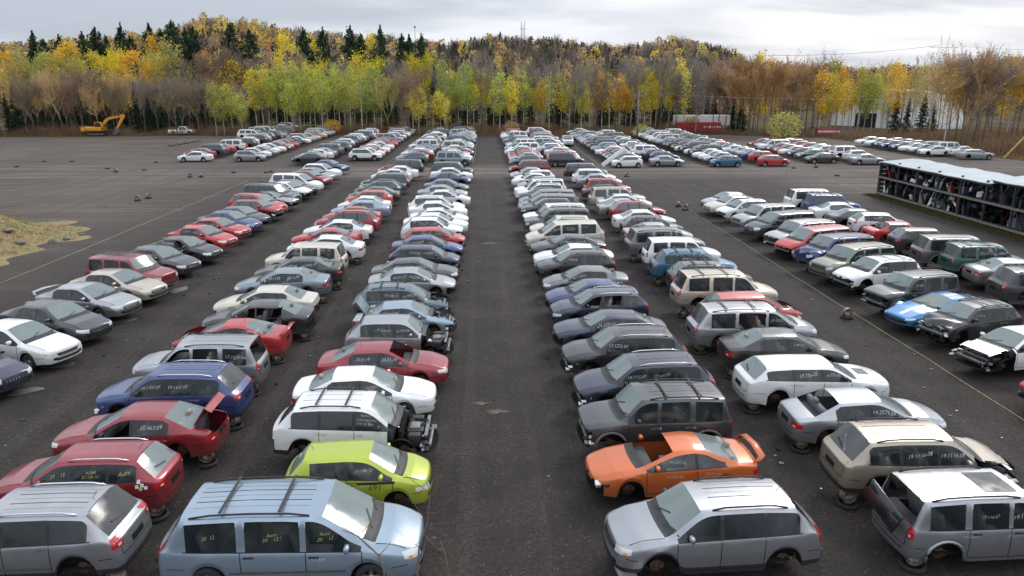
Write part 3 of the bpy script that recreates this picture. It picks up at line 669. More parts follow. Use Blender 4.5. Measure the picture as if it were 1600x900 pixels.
        if rn.random() < .5 and 'bars2' not in O:
            mb = MB(); h = dr.hit((p['xrt']+.2, 0, 4), (0, 0, -1), 0); mb.tube([h, h+Vector((-.12, 0, .17))], .006, 'trim', 4); P.append(('aerial', mb.mesh('aerial'), (0, 0, 0), 0, False, -1))
    _p[key] = P; P_info[key] = (dr, I); return P
P_info = {}
def write_on(root, key, txt, x, z, size, side, m='white', tilt=0.06, name='marker_writing', slant=0):
    dr, I = P_info[key]; V, F = text2d(txt, size); out = []
    sx = 1 if side < 0 else -1
    for (u, v, _) in V:
        uu = u; vv = v*(1+.10*math.sin(u*9+3*x))+u*tilt+.07*size*math.sin(u*14+5*x)
        h = dr.hit((x+sx*uu, side*3, z+vv), (0, -side, 0), .007)
        if h is None: return
        out.append(h)
    mb = MB(); mb.add(out, F, m); o = mesh_obj(name, mb.mesh(name, False), root); o['label'] = 'handwritten lettering reading '+txt.replace('\n', ' ') if m != 'blackd' else 'black number '+txt
def write_rear(root, key, txt, z, size, m='white', y=0.0, rot=.5):
    dr, I = P_info[key]; V, F = text2d(txt, size); out = []
    for (u, v, _) in V:
        a = -u*math.cos(rot)+v*math.sin(rot); b = u*math.sin(rot)*-1+v*math.cos(rot)
        h = dr.hit((-5, y+a, z+b), (1, 0, 0), .007)
        if h is None: return
        out.append(h)
    mb = MB(); mb.add(out, F, m); mesh_obj('marker_writing', mb.mesh('w', False), root)
KS = .93   # the cars' measured size against the nominal dimensions
def make_car(ty, opts, lod, loc, rz, col, label, group, zup=0.0, cat='car', roll=0.0, met=.15, ks=None):
    ks = ks or KS
    opts = tuple(sorted(opts)); P = parts_for(ty, opts, lod); nm = {'SUV': 'suv', 'sedan': 'sedan', 'coupe': 'coupe', 'hatchback': 'hatchback', 'wagon': 'station_wagon', 'minivan': 'minivan', 'pickup': 'pickup_truck'}[TYPES[ty]['kind']]
    c4 = (*col, met)
    if lod >= 2:
        o = mesh_obj(nm, P[0][1], None, (loc[0], loc[1], zup), rz); o.color = c4; tag(o, label, cat, group); o.rotation_euler[0] = roll; o.scale = (ks, ks, ks); return o
    root = thing(nm, label, cat, (loc[0], loc[1], zup), rz, group); root.rotation_euler[1] = roll; root.scale = (ks, ks, ks)
    obs = []
    for (n, me, l, r, painted, par) in P:
        o = mesh_obj(n, me, obs[par] if par >= 0 else root, l, r); o.color = c4; obs.append(o)
    return root
# ================================================================ the setting
rs = np.random.RandomState(7); rnd = random.Random(11)
RX = [-400, 0, 120, 200, 290, 350, 410, 500, 600, 650, 700, 740, 780, 820, 860, 900, 960, 1000, 1050, 1100, 1140, 1165, 1250, 1330, 1450, 1500, 1600, 2000]
RY = [76, 74, 68, 63, 54, 37, 42, 55, 62, 66, 69, 62, 58, 64, 60, 66, 70, 66, 60, 68, 82, 96, 100, 102, 102, 95, 86, 80]
def sst(t): t = np.clip(t, 0, 1); return t*t*(3-2*t)
def terrain(X, Y):
    X = np.asarray(X, float); Y = np.asarray(Y, float)
    px = 760+1155*X/np.maximum(Y, 60); yt = np.interp(px, RX, RY)
    ridge = 9.9+(128-yt)/1155*450-11
    h = ridge*sst((Y-168)/(450-168))
    edge = np.where(Y > 120, 57+(X*0), 69)
    edge = np.interp(Y, [60, 95, 120, 135, 150], [76, 70.5, 68, 60, 56])
    bank = 2.4*sst((X-edge)/14.0)*sst((Y-20)/50)*(1-sst((Y-112)/30))
    bank2 = 0.9*sst((Y-148)/8)*(1-sst((X-20)/30))*sst((Y-100)/40)
    w = .25*np.sin(X*.21+1)*np.cos(Y*.17)+.12*np.sin(X*.5+Y*.43)
    out = sst((Y-147)/6)+sst((X-edge)/4)*sst((Y-20)/30)+sst((-X-135)/10)
    return h+bank+bank2+w*np.clip(out, 0, 1)-0.06*(1-np.clip(out, 0, 1))
gx = np.unique(np.concatenate([np.linspace(-3200, -400, 15), np.linspace(-400, -150, 26), np.linspace(-150, 150, 151), np.linspace(150, 400, 26), np.linspace(400, 3200, 15)]))
gy = np.unique(np.concatenate([np.linspace(-900, -60, 10), np.linspace(-60, 90, 31), np.linspace(90, 200, 56), np.linspace(200, 560, 46), np.linspace(560, 4200, 20)]))
GX, GY = np.meshgrid(gx, gy); GZ = terrain(GX, GY)
nx, ny = len(gx), len(gy)
def grid_mesh(name, X, Y, Z, m, smooth=True):
    ny, nx = X.shape; me = bpy.data.meshes.new(name)
    V = np.stack([X.ravel(), Y.ravel(), Z.ravel()], 1)
    i = np.arange((ny-1)*(nx-1)); a = (i//(nx-1))*nx+i % (nx-1); F = np.stack([a, a+1, a+nx+1, a+nx], 1)
    me.from_pydata(V.tolist(), [], F.tolist()); me.materials.append(m); me.polygons.foreach_set('use_smooth', [smooth]*len(F)); me.update(); return me
def ramp(t, fac, stops):
    r = nd('ShaderNodeValToRGB', t); e = r.color_ramp.elements
    while len(e) < len(stops): e.new(.5)
    for q, (p, c) in zip(e, stops): q.position = p; q.color = (*c, 1)
    t.links.new(fac, r.inputs[0]); return r.outputs[0]
def noise(t, vec, scale, detail=6, rough=.55, dist=0.0):
    n = nd('ShaderNodeTexNoise', t); n.inputs['Scale'].default_value = scale; n.inputs['Detail'].default_value = detail; n.inputs['Roughness'].default_value = rough; n.inputs['Distortion'].default_value = dist
    t.links.new(vec, n.inputs['Vector']); return n.outputs[0]
def mapping(t, vec, rot=0, scale=(1, 1, 1)):
    m = nd('ShaderNodeMapping', t); m.inputs['Rotation'].default_value = (0, 0, rot); m.inputs['Scale'].default_value = scale; t.links.new(vec, m.inputs[0]); return m.outputs[0]
def mixc(t, fac, a, b, mode='MIX'):
    m = nd('ShaderNodeMix', t, data_type='RGBA', blend_type=mode)
    if isinstance(fac, float): m.inputs[0].default_value = fac
    else: t.links.new(fac, m.inputs[0])
    for k, c in ((6, a), (7, b)):
        if isinstance(c, tuple): m.inputs[k].default_value = (*c, 1)
        else: t.links.new(c, m.inputs[k])
    return m.outputs[2]
def mrange(t, v, a, b, c, d):
    m = nd('ShaderNodeMapRange', t, interpolation_type='SMOOTHSTEP'); t.links.new(v, m.inputs[0])
    for i, q in enumerate((a, b, c, d)): m.inputs[i+1].default_value = q
    return m.outputs[0]
def mth(t, op, a, b=None):
    m = nd('ShaderNodeMath', t, operation=op)
    for i, q in enumerate((a, b)):
        if q is None: continue
        if isinstance(q, (int, float)): m.inputs[i].default_value = q
        else: t.links.new(q, m.inputs[i])
    return m.outputs[0]
# forest floor
m, t, b = mat('forest_floor'); tcn = nd('ShaderNodeTexCoord', t); ob = tcn.outputs['Object']
n1 = noise(t, ob, .12, 6); n2 = noise(t, ob, 1.6, 8, .7)
c = mixc(t, mrange(t, n1, .4, .62, 0, 1), (.085, .058, .033), (.12, .105, .045)); c = mixc(t, mrange(t, n2, .35, .7, 0, .75), c, (.045, .032, .022))
t.links.new(c, b.inputs['Base Color']); b.inputs['Roughness'].default_value = 1; b.inputs['Specular IOR Level'].default_value = .1
bp = nd('ShaderNodeBump', t); bp.inputs['Strength'].default_value = .6; bp.inputs['Distance'].default_value = .2; t.links.new(n2, bp.inputs['Height']); t.links.new(bp.outputs[0], b.inputs['Normal'])
M['floor'] = m
g = mesh_obj('ground', grid_mesh('ground', GX, GY, GZ, m)); tag(g, 'brown forest floor and hills under the trees', None, None, 'structure')
# gravel lot
m, t, b = mat('gravel'); tcn = nd('ShaderNodeTexCoord', t); ob = tcn.outputs['Object']; sp = nd('ShaderNodeSeparateXYZ', t); t.links.new(ob, sp.inputs[0]); X_, Y_ = sp.outputs[0], sp.outputs[1]
big = noise(t, ob, .045, 5, .6, .4); mid = noise(t, ob, .5, 7, .65); fine = noise(t, ob, 9, 6, .75)
base = mixc(t, mrange(t, mid, .35, .68, 0, 1), (.031, .0255, .023), (.056, .0445, .039))
# open yard on the left and the cross lane are lighter and browner
left = mrange(t, X_, -16, -34, 0, 1); cross = mth(t, 'MULTIPLY', mrange(t, Y_, 76, 84, 0, 1), mrange(t, Y_, 96, 88, 0, 1)); rgt = mth(t, 'MULTIPLY', mrange(t, X_, 27, 36, 0, .8), mrange(t, Y_, 55, 74, 0, 1))
lm = mth(t, 'MAXIMUM', mth(t, 'MAXIMUM', left, cross), rgt)
base = mixc(t, mth(t, 'MULTIPLY', lm, mrange(t, big, .3, .7, .45, 1)), base, (.155, .122, .102))
# tyre tracks: noise stretched along the ways people drive
t1 = noise(t, mapping(t, ob, R(0), (.03, .9, 1)), 1.0, 5, .6, .5); t2 = noise(t, mapping(t, ob, R(28), (.05, .3, 1)), 1.0, 7, .65, 2.2); t3 = noise(t, mapping(t, ob, 0, (1.3, .02, 1)), 1.0, 4, .6, .3)
base = mixc(t, mth(t, 'MULTIPLY', mrange(t, t1, .47, .62, 0, .8), mth(t, 'MAXIMUM', cross, rgt)), base, (.24, .21, .18))
base = mixc(t, mth(t, 'MULTIPLY', mrange(t, t2, .48, .66, 0, .38), left), base, (.23, .195, .165))
base = mixc(t, mth(t, 'MULTIPLY', mrange(t, t2, .46, .36, 0, .35), left), base, (.03, .027, .026))
base = mixc(t, mrange(t, t3, .48, .7, 0, .5), base, (.085, .070, .062))
base = mixc(t, mrange(t, noise(t, ob, .33, 5, .7, .6), .60, .72, 0, .5), base, (.030, .026, .025))
base = mixc(t, mrange(t, noise(t, ob, .7, 6, .7, .4), .66, .74, 0, .55), base, (.17, .145, .12))
vo = nd('ShaderNodeTexVoronoi', t); vo.inputs['Scale'].default_value = 14; t.links.new(ob, vo.inputs['Vector'])
spc = mth(t, 'MULTIPLY', mrange(t, vo.outputs['Distance'], .30, .12, 0, 1), mrange(t, noise(t, ob, 3.1, 4), .42, .62, 0, 1))
sepc = nd('ShaderNodeSeparateColor', t); t.links.new(vo.outputs['Color'], sepc.inputs[0]); spc = mth(t, 'MULTIPLY', spc, mrange(t, sepc.outputs[0], .4, .85, 0, .9))
base = mixc(t, spc, base, (.27, .25, .225)); base = mixc(t, mrange(t, fine, .38, .66, .0, .8), base, (.016, .0135, .012))
t.links.new(base, b.inputs['Base Color']); b.inputs['Roughness'].default_value = .85; b.inputs['Specular IOR Level'].default_value = .25
bp = nd('ShaderNodeBump', t); bp.inputs['Strength'].default_value = 1.0; bp.inputs['Distance'].default_value = .05
hh = mth(t, 'ADD', mth(t, 'MULTIPLY', mid, 1.6), fine); t.links.new(hh, bp.inputs['Height']); t.links.new(bp.outputs[0], b.inputs['Normal'])
M['gravel'] = m
edge = [(-134, -40), (-134, 60), (-132, 100), (-120, 128)]
for k in range(60):
    x = -110+k*2.9; edge.append((x, np.interp(x, [-110, -60, -20, 10, 40, 62], [141, 145, 146, 145.5, 146, 135])+rnd.uniform(-.8, .8)))
for y in range(128, 40, -4): edge.append((np.interp(y, [40, 60, 95, 120, 135], [76, 75, 69.5, 66.5, 60])+rnd.uniform(-.7, .7), y))
edge += [(77, 20), (77, -40)]
me = bpy.data.meshes.new('gravel_lot'); me.from_pydata([(x, y, 0) for x, y in edge], [], [tuple(range(len(edge)))][::1]); me.materials.append(m); me.update()
bmx = bmesh.new(); bmx.from_mesh(me); bmesh.ops.recalc_face_normals(bmx, faces=bmx.faces[:])
if bmx.faces and list(bmx.faces)[0].normal.z < 0: bmesh.ops.reverse_faces(bmx, faces=bmx.faces[:])
bmx.to_mesh(me); bmx.free()
tag(mesh_obj('gravel_lot', me), 'dark gravel ground of the car yard', None, None, 'structure')

# ---------------------------------------------------------------- marker ropes lying on the gravel
M['rope_w'] = simple('pale_rope', (.36, .33, .27), .9); M['rope_y'] = simple('yellow_rope', (.33, .30, .13), .9)
def rope(x, y0, y1, m, label, w=.014):
    mb = MB(); pts = []
    n = int((y1-y0)/1.5)
    for k in range(n+1):
        y = y0+(y1-y0)*k/n; pts.append((x+.04*math.sin(y*.31)+.02*math.sin(y*1.3), y, w*.8))
    mb.tube(pts, w, m, 5); tag(mesh_obj('marker_rope', mb.mesh('rope')), label, 'rope', 'marker ropes along the rows')
rope(16.2, 19, 62, 'rope_y', 'yellow rope lying along the open lane before the near rows on the right')
rope(-24.85, 37, 78, 'rope_w', 'pale rope lying on the gravel left of the leftmost near row')
rope(13.9, 93, 138, 'rope_w', 'pale thin rope beside the white pickup in the far lane', .02)
rope(-12.4, 93, 140, 'rope_w', 'pale thin rope in the far lane left of centre', .02)
rope(-1.75, 93, 143, 'rope_w', 'pale thin rope along the left side of the far centre lane', .02)
rope(25.6, 92, 138, 'rope_w', 'pale thin rope in the far lane on the right', .02)

# ================================================================ foliage
def leaf_mat(name, obj=True, rough=.7):
    m, t, b = mat(name)
    if obj: s = nd('ShaderNodeObjectInfo', t).outputs['Color']
    else: s = nd('ShaderNodeAttribute', t, attribute_name='Col').outputs['Color']
    ge = nd('ShaderNodeNewGeometry', t)
    v = mrange(t, ge.outputs['Random Per Island'], 0, 1, .7, 1.32)
    vm = nd('ShaderNodeVectorMath', t, operation='SCALE'); t.links.new(s, vm.inputs[0]); t.links.new(v, vm.inputs['Scale'])
    t.links.new(vm.outputs[0], b.inputs['Base Color']); b.inputs['Roughness'].default_value = rough; b.inputs['Specular IOR Level'].default_value = .2
    tr = nd('ShaderNodeBsdfTranslucent', t); t.links.new(vm.outputs[0], tr.inputs[0]); mxs = nd('ShaderNodeMixShader', t); mxs.inputs[0].default_value = .35
    t.links.new(b.outputs[0], mxs.inputs[1]); t.links.new(tr.outputs[0], mxs.inputs[2]); t.links.new(mxs.outputs[0], t.nodes['Material Output'].inputs[0]); return m
M['leaf'] = leaf_mat('leaves'); M['leafv'] = leaf_mat('far_leaves', False)
def tint_mat(name, rough=.9):
    m, t, b = mat(name); s = nd('ShaderNodeObjectInfo', t).outputs['Color']; t.links.new(s, b.inputs['Base Color']); b.inputs['Roughness'].default_value = rough; b.inputs['Specular IOR Level'].default_value = .15; return m
M['twig'] = tint_mat('twigs')
M['bark_pale'] = simple('birch_bark', (.40, .37, .32), .85, var=.45, scale=3); M['bark'] = simple('grey_bark', (.13, .11, .095), .9, var=.4, scale=3)
def leaf_quads(C0, size, rs, squash=1.0):
    n = len(C0); a = rs.normal(size=(n, 3)); a /= np.linalg.norm(a, axis=1)[:, None]; b = np.cross(a, rs.normal(size=(n, 3))); b /= np.linalg.norm(b, axis=1)[:, None]
    s = size*rs.uniform(.6, 1.3, n)[:, None]; a = a*s; b = b*s*.7
    V = np.stack([C0-a, C0-b*.8, C0+a, C0+b*.8], 1).reshape(-1, 3); F = np.arange(4*n).reshape(-1, 4); return V, F
def np_mesh(name, V, F, mats, col=None, mi=None, smooth=False):
    me = bpy.data.meshes.new(name); k = F.shape[1]; me.vertices.add(len(V)); me.vertices.foreach_set('co', V.astype(np.float32).ravel())
    me.loops.add(F.size); me.loops.foreach_set('vertex_index', F.astype(np.int32).ravel()); me.polygons.add(len(F)); me.polygons.foreach_set('loop_start', np.arange(0, F.size, k, dtype=np.int32))
    me.polygons.foreach_set('loop_total', np.full(len(F), k, dtype=np.int32))
    for m in mats: me.materials.append(M[m])
    if mi is not None: me.polygons.foreach_set('material_index', mi.astype(np.int32))
    me.update(calc_edges=True); me.validate()
    if col is not None:
        at = me.color_attributes.new('Col', 'FLOAT_COLOR', 'POINT'); at.data.foreach_set('color', np.concatenate([col, np.full((len(col), 1), .2)], 1).astype(np.float32).ravel())
    return me
def sticks(A, B, ra, rb):
    """three-sided tapered sticks from A to B"""
    n = len(A); d = B-A; d /= np.maximum(np.linalg.norm(d, axis=1)[:, None], 1e-6)
    u = np.cross(d, np.array([.31, .17, .93])); u /= np.maximum(np.linalg.norm(u, axis=1)[:, None], 1e-6); w = np.cross(d, u)
    V = np.zeros((n, 6, 3))
    for j in range(3):
        t = 2*math.pi*j/3; o = u*math.cos(t)+w*math.sin(t); V[:, j] = A+o*ra[:, None]; V[:, 3+j] = B+o*rb[:, None]
    base = np.arange(n)[:, None]*6; F = np.concatenate([base+np.array([[0, 1, 4, 3]]), base+np.array([[1, 2, 5, 4]]), base+np.array([[2, 0, 3, 5]])], 0); return V.reshape(-1, 3), F
def trunk_mesh(h, r, m, rs, lean=.02, forks=1):
    mb = MB()
    for f in range(forks):
        px = rs.normal(0, lean, 2)*h; pts = [(px[0]*(k/6)**1.5+rs.normal(0, .03), px[1]*(k/6)**1.5+rs.normal(0, .03), h*k/6-.4*(k == 0)) for k in range(7)]
        if f: pts = [(p[0]+(.35*f), p[1], p[2]) for p in pts]
        mb.tube(pts, r, m, 6, r2=.03)
    return mb.mesh('trunk')
def aspen(seed, h=14.0, cb=.40, rad=2.5, n=1900, size=.19, sparse=0):
    rs = np.random.RandomState(seed); K = 46; z = rs.uniform(cb, 1.0, K); prof = np.sin(np.clip((z-cb)/(1-cb), .03, .97)*math.pi)**.55
    a = rs.uniform(0, 2*math.pi, K); rr = rad*prof*np.sqrt(rs.uniform(.05, 1, K)); Cc = np.stack([rr*np.cos(a), rr*np.sin(a), z*h], 1)
    k = rs.randint(0, K, n); P = Cc[k]+rs.normal(0, 1, (n, 3))*np.array([.48, .48, .55]); V, F = leaf_quads(P, size, rs)
    T0 = Cc*np.array([0, 0, 1])-np.array([0, 0, 1.0])*rs.uniform(.6, 2, K)[:, None]; Vb, Fb = sticks(T0, Cc, np.full(K, .035), np.full(K, .012))
    mi = np.concatenate([np.zeros(len(F)), np.ones(len(Fb))]); me = np_mesh('crown', np.concatenate([V, Vb]), np.concatenate([F, Fb+len(V)]), ['leaf', 'bark_pale'], mi=mi)
    return trunk_mesh(h*.93, .13, 'bark_pale', rs, .015), me
def bare(seed, h=11.0, rad=2.6, leafy=0, thick=1.0):
    rs = np.random.RandomState(seed); A = []; B = []; ra = []; rb = []
    def br(p, d, l, r, lev):
        q = p+d*l; A.append(p); B.append(q); ra.append(r); rb.append(r*.55)
        if lev == 3: return
        n = [0, 8, 7, 5][lev+1 if lev < 2 else 3] if lev else 8
        for k in range(n):
            t = rs.uniform(.25, 1); nd_ = d*rs.uniform(.5, 1)+rs.normal(0, .42, 3)+np.array([0, 0, .35]); nd_ /= np.linalg.norm(nd_)
            br(p+d*l*t, nd_, l*rs.uniform(.35, .62), max(r*.5, .014*thick), lev+1)
    for k in range(7):
        a = rs.uniform(0, 6.28); z = h*rs.uniform(.22, .62); d = np.array([math.cos(a)*.45*rad/2.6, math.sin(a)*.45*rad/2.6, .9]); d /= np.linalg.norm(d); br(np.array([0, 0, z]), d, (h-z)*rs.uniform(.6, .85), .05, 0)
    A_, B_ = np.array(A), np.array(B); V, F = sticks(A_, B_, np.array(ra), np.array(rb)); mats = ['twig', 'leaf']; mi = np.zeros(len(F))
    if leafy:
        idx = rs.randint(0, len(B_), leafy); P = B_[idx]+rs.normal(0, .15, (leafy, 3)); V2, F2 = leaf_quads(P, .13, rs); F = np.concatenate([F, F2+len(V)]); V = np.concatenate([V, V2]); mi = np.concatenate([mi, np.ones(len(F2))])
    me = np_mesh('crown', V, F, mats, mi=mi); return trunk_mesh(h*.8, .12, 'bark', rs, .03), me
def spruce(seed, h=12.0, rad=2.0, pine=False):
    rs = np.random.RandomState(seed); V = []; F = []; L = 30 if not pine else 22
    P = []
    for i in range(L):
        t = i/(L-1); z = h*(.08 if not pine else .3)+h*(.9 if not pine else .68)*t; r = rad*(1-t)**(.9 if not pine else .6)*rs.uniform(.75, 1.15)+.12; nb = 11 if not pine else 6
        for k in range(nb):
            a = rs.uniform(0, 6.28); l = r*rs.uniform(.6 if not pine else .35, 1.15); n = int(5+l*9 if not pine else 8+l*13); s = rs.uniform(.1, 1, n)**.7
            dz = (-.28*s*l if not pine else (.12*s*l))
            w = .22*l*(1-s*.5)*rs.normal(0, .5, n); x = s*l*math.cos(a)-w*math.sin(a); y = s*l*math.sin(a)+w*math.cos(a); P.append(np.stack([x, y, z+dz+rs.normal(0, .05 if not pine else .3, n)], 1))
    P = np.concatenate(P); Vv, Ff = leaf_quads(P, .17 if not pine else .23, rs); return trunk_mesh(h*.97, .16, 'bark', rs, .004), np_mesh('crown', Vv, Ff, ['leaf'])
def bush(seed, h=2.6, rad=1.8, n=900):
    rs = np.random.RandomState(seed); a = rs.normal(size=(n, 3)); a /= np.linalg.norm(a, axis=1)[:, None]; P = a*np.array([rad, rad, h*.5])*(rs.uniform(.3, 1, n)**.5)[:, None]+np.array([0, 0, h*.52]); P = P[P[:, 2] > .1]
    V, F = leaf_quads(P, .13, rs); A = np.zeros((26, 3)); B = P[rs.randint(0, len(P), 26)]; Vb, Fb = sticks(A, B, np.full(26, .03), np.full(26, .01))
    return np_mesh('foliage', np.concatenate([V, Vb]), np.concatenate([F, Fb+len(V)]), ['leaf', 'bark'], mi=np.concatenate([np.zeros(len(F)), np.ones(len(Fb))]))
PR = {'aspen': [(aspen(s), 14.0) for s in (1, 2, 3, 4)], 'thin aspen': [(aspen(s, 12, .35, 1.3, 420, .16), 12.0) for s in (5, 6, 7)], 'round': [(aspen(s, 12, .22, 2.9, 2600, .18), 12.0) for s in (8, 9)],
      'bare': [(bare(s), 11.0) for s in (11, 12, 13, 14)], 'rusty': [(bare(s, 11, 2.6, 700), 11.0) for s in (15, 16, 17)], 'spruce': [(spruce(s), 12.0) for s in (21, 22, 23)], 'pine': [(spruce(s, 16, 3.6, True), 16.0) for s in (31, 32, 33)]}
COL = {'yellow': (.72, .60, .06), 'gold': (.70, .46, .06), 'green yellow': (.50, .52, .10), 'green': (.34, .42, .11), 'olive': (.46, .42, .12), 'orange': (.60, .32, .08), 'rust': (.46, .27, .12), 'dark green': (.035, .06, .035), 'pine green': (.045, .085, .05), 'brown': (.30, .225, .155), 'grey brown': (.26, .23, .195), 'tan': (.58, .40, .20)}
def ray_z(x, y, Y):
    u = (x-800)/1155; v = (y-450)/1155; fy = math.cos(PITCH)-v*math.sin(PITCH); fz = -math.sin(PITCH)-v*math.cos(PITCH)
    dx_, dy_ = u*math.cos(YAW)+fy*math.sin(YAW), -u*math.sin(YAW)+fy*math.cos(YAW); k = Y/dy_; return dx_*k, CAM_H+fz*k
tree_n = 0
def tree(px, ytop, Y, kind, col, label, group, spread=1.0, cat='tree'):
    """a tree whose top stands in the direction of the given pixel at distance Y"""
    global tree_n
    if 'aspen' in kind: ytop += 9
    X, z = ray_z(px, ytop, Y); g0 = float(terrain(X, Y)); h = z-g0
    if h < 2.5: h = 2.5
    (tm, cm), h0 = rnd.choice(PR[kind]); s = h/h0; nm = {'aspen': 'aspen_tree', 'thin aspen': 'aspen_tree', 'round': 'maple_tree', 'bare': 'bare_tree', 'rusty': 'rusty_leaved_tree', 'spruce': 'spruce_tree', 'pine': 'pine_tree'}[kind]
    r = thing(nm, label, cat, (X, Y, g0), rnd.uniform(0, 6.28), group); k = spread*rnd.uniform(.85, 1.15)*(s**.5); r.scale = (k, k, s)
    a = mesh_obj('trunk', tm, r); c_ = mesh_obj('crown', cm, r); v = rnd.uniform(.82, 1.15); w = COL[col]; c_.color = (w[0]*v, w[1]*v*rnd.uniform(.93, 1.05), w[2]*v, 1); a.color = (.15, .12, .1, 1); tree_n += 1; return r
# front rank along the forest edge: (from px, to px, step, kinds, colours, top y, jitter, Y)
ZN = [(-30, 45, 13, ['spruce', 'spruce', 'bare'], ['dark green'], 140, 14, 149), (40, 205, 11, ['bare', 'rusty', 'bare', 'bare'], ['brown', 'brown', 'tan'], 117, 9, 150), (20, 335, 9, ['spruce'], ['dark green'], 150, 12, 156), (205, 243, 10, ['spruce', 'bare'], ['dark green'], 128, 10, 152),
      (243, 325, 11, ['bare'], ['grey brown', 'brown'], 120, 9, 149), (325, 384, 15, ['aspen'], ['green yellow', 'olive'], 121, 8, 147), (388, 452, 12, ['aspen'], ['yellow', 'green yellow'], 99, 5, 149), (440, 600, 10, ['aspen', 'thin aspen', 'aspen'], ['green yellow', 'green yellow', 'green'], 99, 8, 150),
      (600, 645, 11, ['bare', 'rusty'], ['brown', 'olive'], 118, 10, 149), (640, 700, 11, ['thin aspen', 'aspen', 'thin aspen'], ['olive', 'yellow'], 124, 8, 148), (690, 738, 12, ['aspen'], ['green', 'green yellow'], 95, 6, 153), (738, 845, 10, ['aspen', 'bare', 'aspen', 'thin aspen'], ['yellow', 'yellow', 'green yellow'], 99, 14, 150),
      (845, 912, 11, ['aspen', 'thin aspen', 'bare'], ['green yellow', 'yellow', 'gold'], 106, 8, 151), (912, 965, 11, ['aspen', 'thin aspen', 'bare'], ['gold', 'yellow'], 112, 7, 151), (970, 1062, 10, ['aspen', 'aspen', 'thin aspen', 'bare'], ['yellow', 'yellow', 'gold'], 97, 7, 150), (1062, 1120, 10, ['aspen', 'thin aspen', 'bare'], ['yellow', 'grey brown'], 106, 8, 150),
      (1118, 1290, 9, ['rusty'], ['rust', 'tan', 'brown'], 103, 9, 146), (1285, 1345, 10, ['aspen', 'aspen', 'thin aspen'], ['gold', 'gold', 'yellow'], 99, 6, 143), (1345, 1382, 12, ['aspen'], ['green yellow', 'green'], 100, 5, 142), (1384, 1478, 15, ['thin aspen', 'aspen', 'thin aspen'], ['gold', 'tan', 'olive'], 97, 6, 134), (1478, 1660, 10, ['rusty', 'thin aspen', 'rusty', 'bare', 'rusty'], ['tan', 'tan', 'gold'], 92, 8, 113)]
KL = {'aspen': 'aspen with a pale slim trunk', 'thin aspen': 'sparse aspen with thin pale trunk', 'bare': 'leafless tree with fine twigs', 'rusty': 'nearly leafless tree with rusty twigs', 'spruce': 'dark pointed spruce', 'pine': 'tall ragged pine', 'round': 'round leafy tree'}
zname = lambda x: 'far left' if x < 240 else 'left' if x < 600 else 'middle' if x < 900 else 'right' if x < 1250 else 'far right'
CN = {'pine green': 'dark green', 'gold': 'golden', 'brown': 'brown', 'grey brown': 'grey brown'}
for (a0, a1, st, kinds, cols, yt, jit, Y) in ZN:
    x = a0+rnd.uniform(0, st*.5); k = 0
    while x < a1:
        kd = kinds[k % len(kinds)]; cl = rnd.choice(cols); 
        if kd == 'spruce': cl = 'dark green'
        if kd == 'bare' and cl in ('yellow', 'gold', 'green yellow', 'dark green'): cl = 'grey brown'
        yy = yt+rnd.uniform(-jit, jit)+(rnd.random() < .3)*16
        tree(x, yy, Y+rnd.uniform(-3, 6), kd, cl, f'{CN.get(cl, cl)} {KL[kd]} on the {zname(x)} forest edge', f'trees on the {zname(x)} forest edge', .86)
        x += st*rnd.uniform(.75, 1.25); k += 1
# second rank
for (a0, a1, st, kinds, cols, yt, jit, Y) in [(0, 260, 19, ['round', 'round', 'rusty'], ['yellow', 'green yellow', 'olive', 'gold'], 90, 9, 182), (240, 420, 17, ['rusty', 'round', 'bare'], ['olive', 'brown', 'gold', 'brown'], 84, 14, 185), (400, 700, 22, ['spruce', 'bare', 'round', 'rusty'], ['gold', 'brown', 'brown', 'yellow'], 96, 10, 185),
        (340, 1180, 14, ['spruce', 'spruce', 'bare'], ['dark green'], 146, 14, 161), (690, 1130, 21, ['bare', 'spruce', 'bare', 'rusty'], ['brown', 'grey brown', 'olive'], 103, 7, 178), (1130, 1600, 24, ['rusty', 'thin aspen', 'bare', 'round'], ['tan', 'gold', 'rust', 'olive'], 99, 5, 168)]:
    x = a0+rnd.uniform(0, st); k = 0
    while x < a1:
        kd = kinds[k % len(kinds)]; cl = rnd.choice(cols)
        if kd == 'spruce': cl = 'dark green'
        if kd == 'bare' and cl in ('yellow', 'gold', 'orange', 'dark green', 'olive'): cl = 'grey brown'
        tree(x, yt+rnd.uniform(-jit, jit), Y+rnd.uniform(-6, 8), kd, cl, f'{CN.get(cl, cl)} {KL[kd]} standing deeper in the {zname(x)} wood', f'trees deeper in the {zname(x)} wood')
        x += st*rnd.uniform(.8, 1.2); k += 1
for (x, yt) in [(48, 54), (70, 62), (88, 52), (110, 66), (128, 52), (143, 41), (165, 53), (192, 36), (205, 55), (228, 43), (246, 46), (270, 34), (288, 50), (302, 42), (360, 36), (388, 44), (478, 46), (508, 42), (542, 40), (563, 52), (590, 41), (625, 55), (640, 54), (656, 58)]:
    tree(x+rnd.uniform(-5, 5), yt-4+rnd.uniform(0, 9), 205+rnd.uniform(-12, 15), 'pine', 'pine green', f'dark tall pine rising over the {zname(x)} wood', f'pines over the {zname(x)} wood', 1.35)
for (x, yt, Y, cl) in [(320, 84, 190, 'orange'), (235, 62, 200, 'gold'), (105, 70, 195, 'gold'), (1190, 88, 170, 'yellow'), (480, 60, 205, 'yellow'), (445, 58, 210, 'yellow'), (580, 60, 200, 'yellow')]:
    tree(x, yt, Y, 'round', cl, f'round {CN.get(cl, cl)} tree crown standing out of the {zname(x)} wood', 'bright round crowns over the wood')
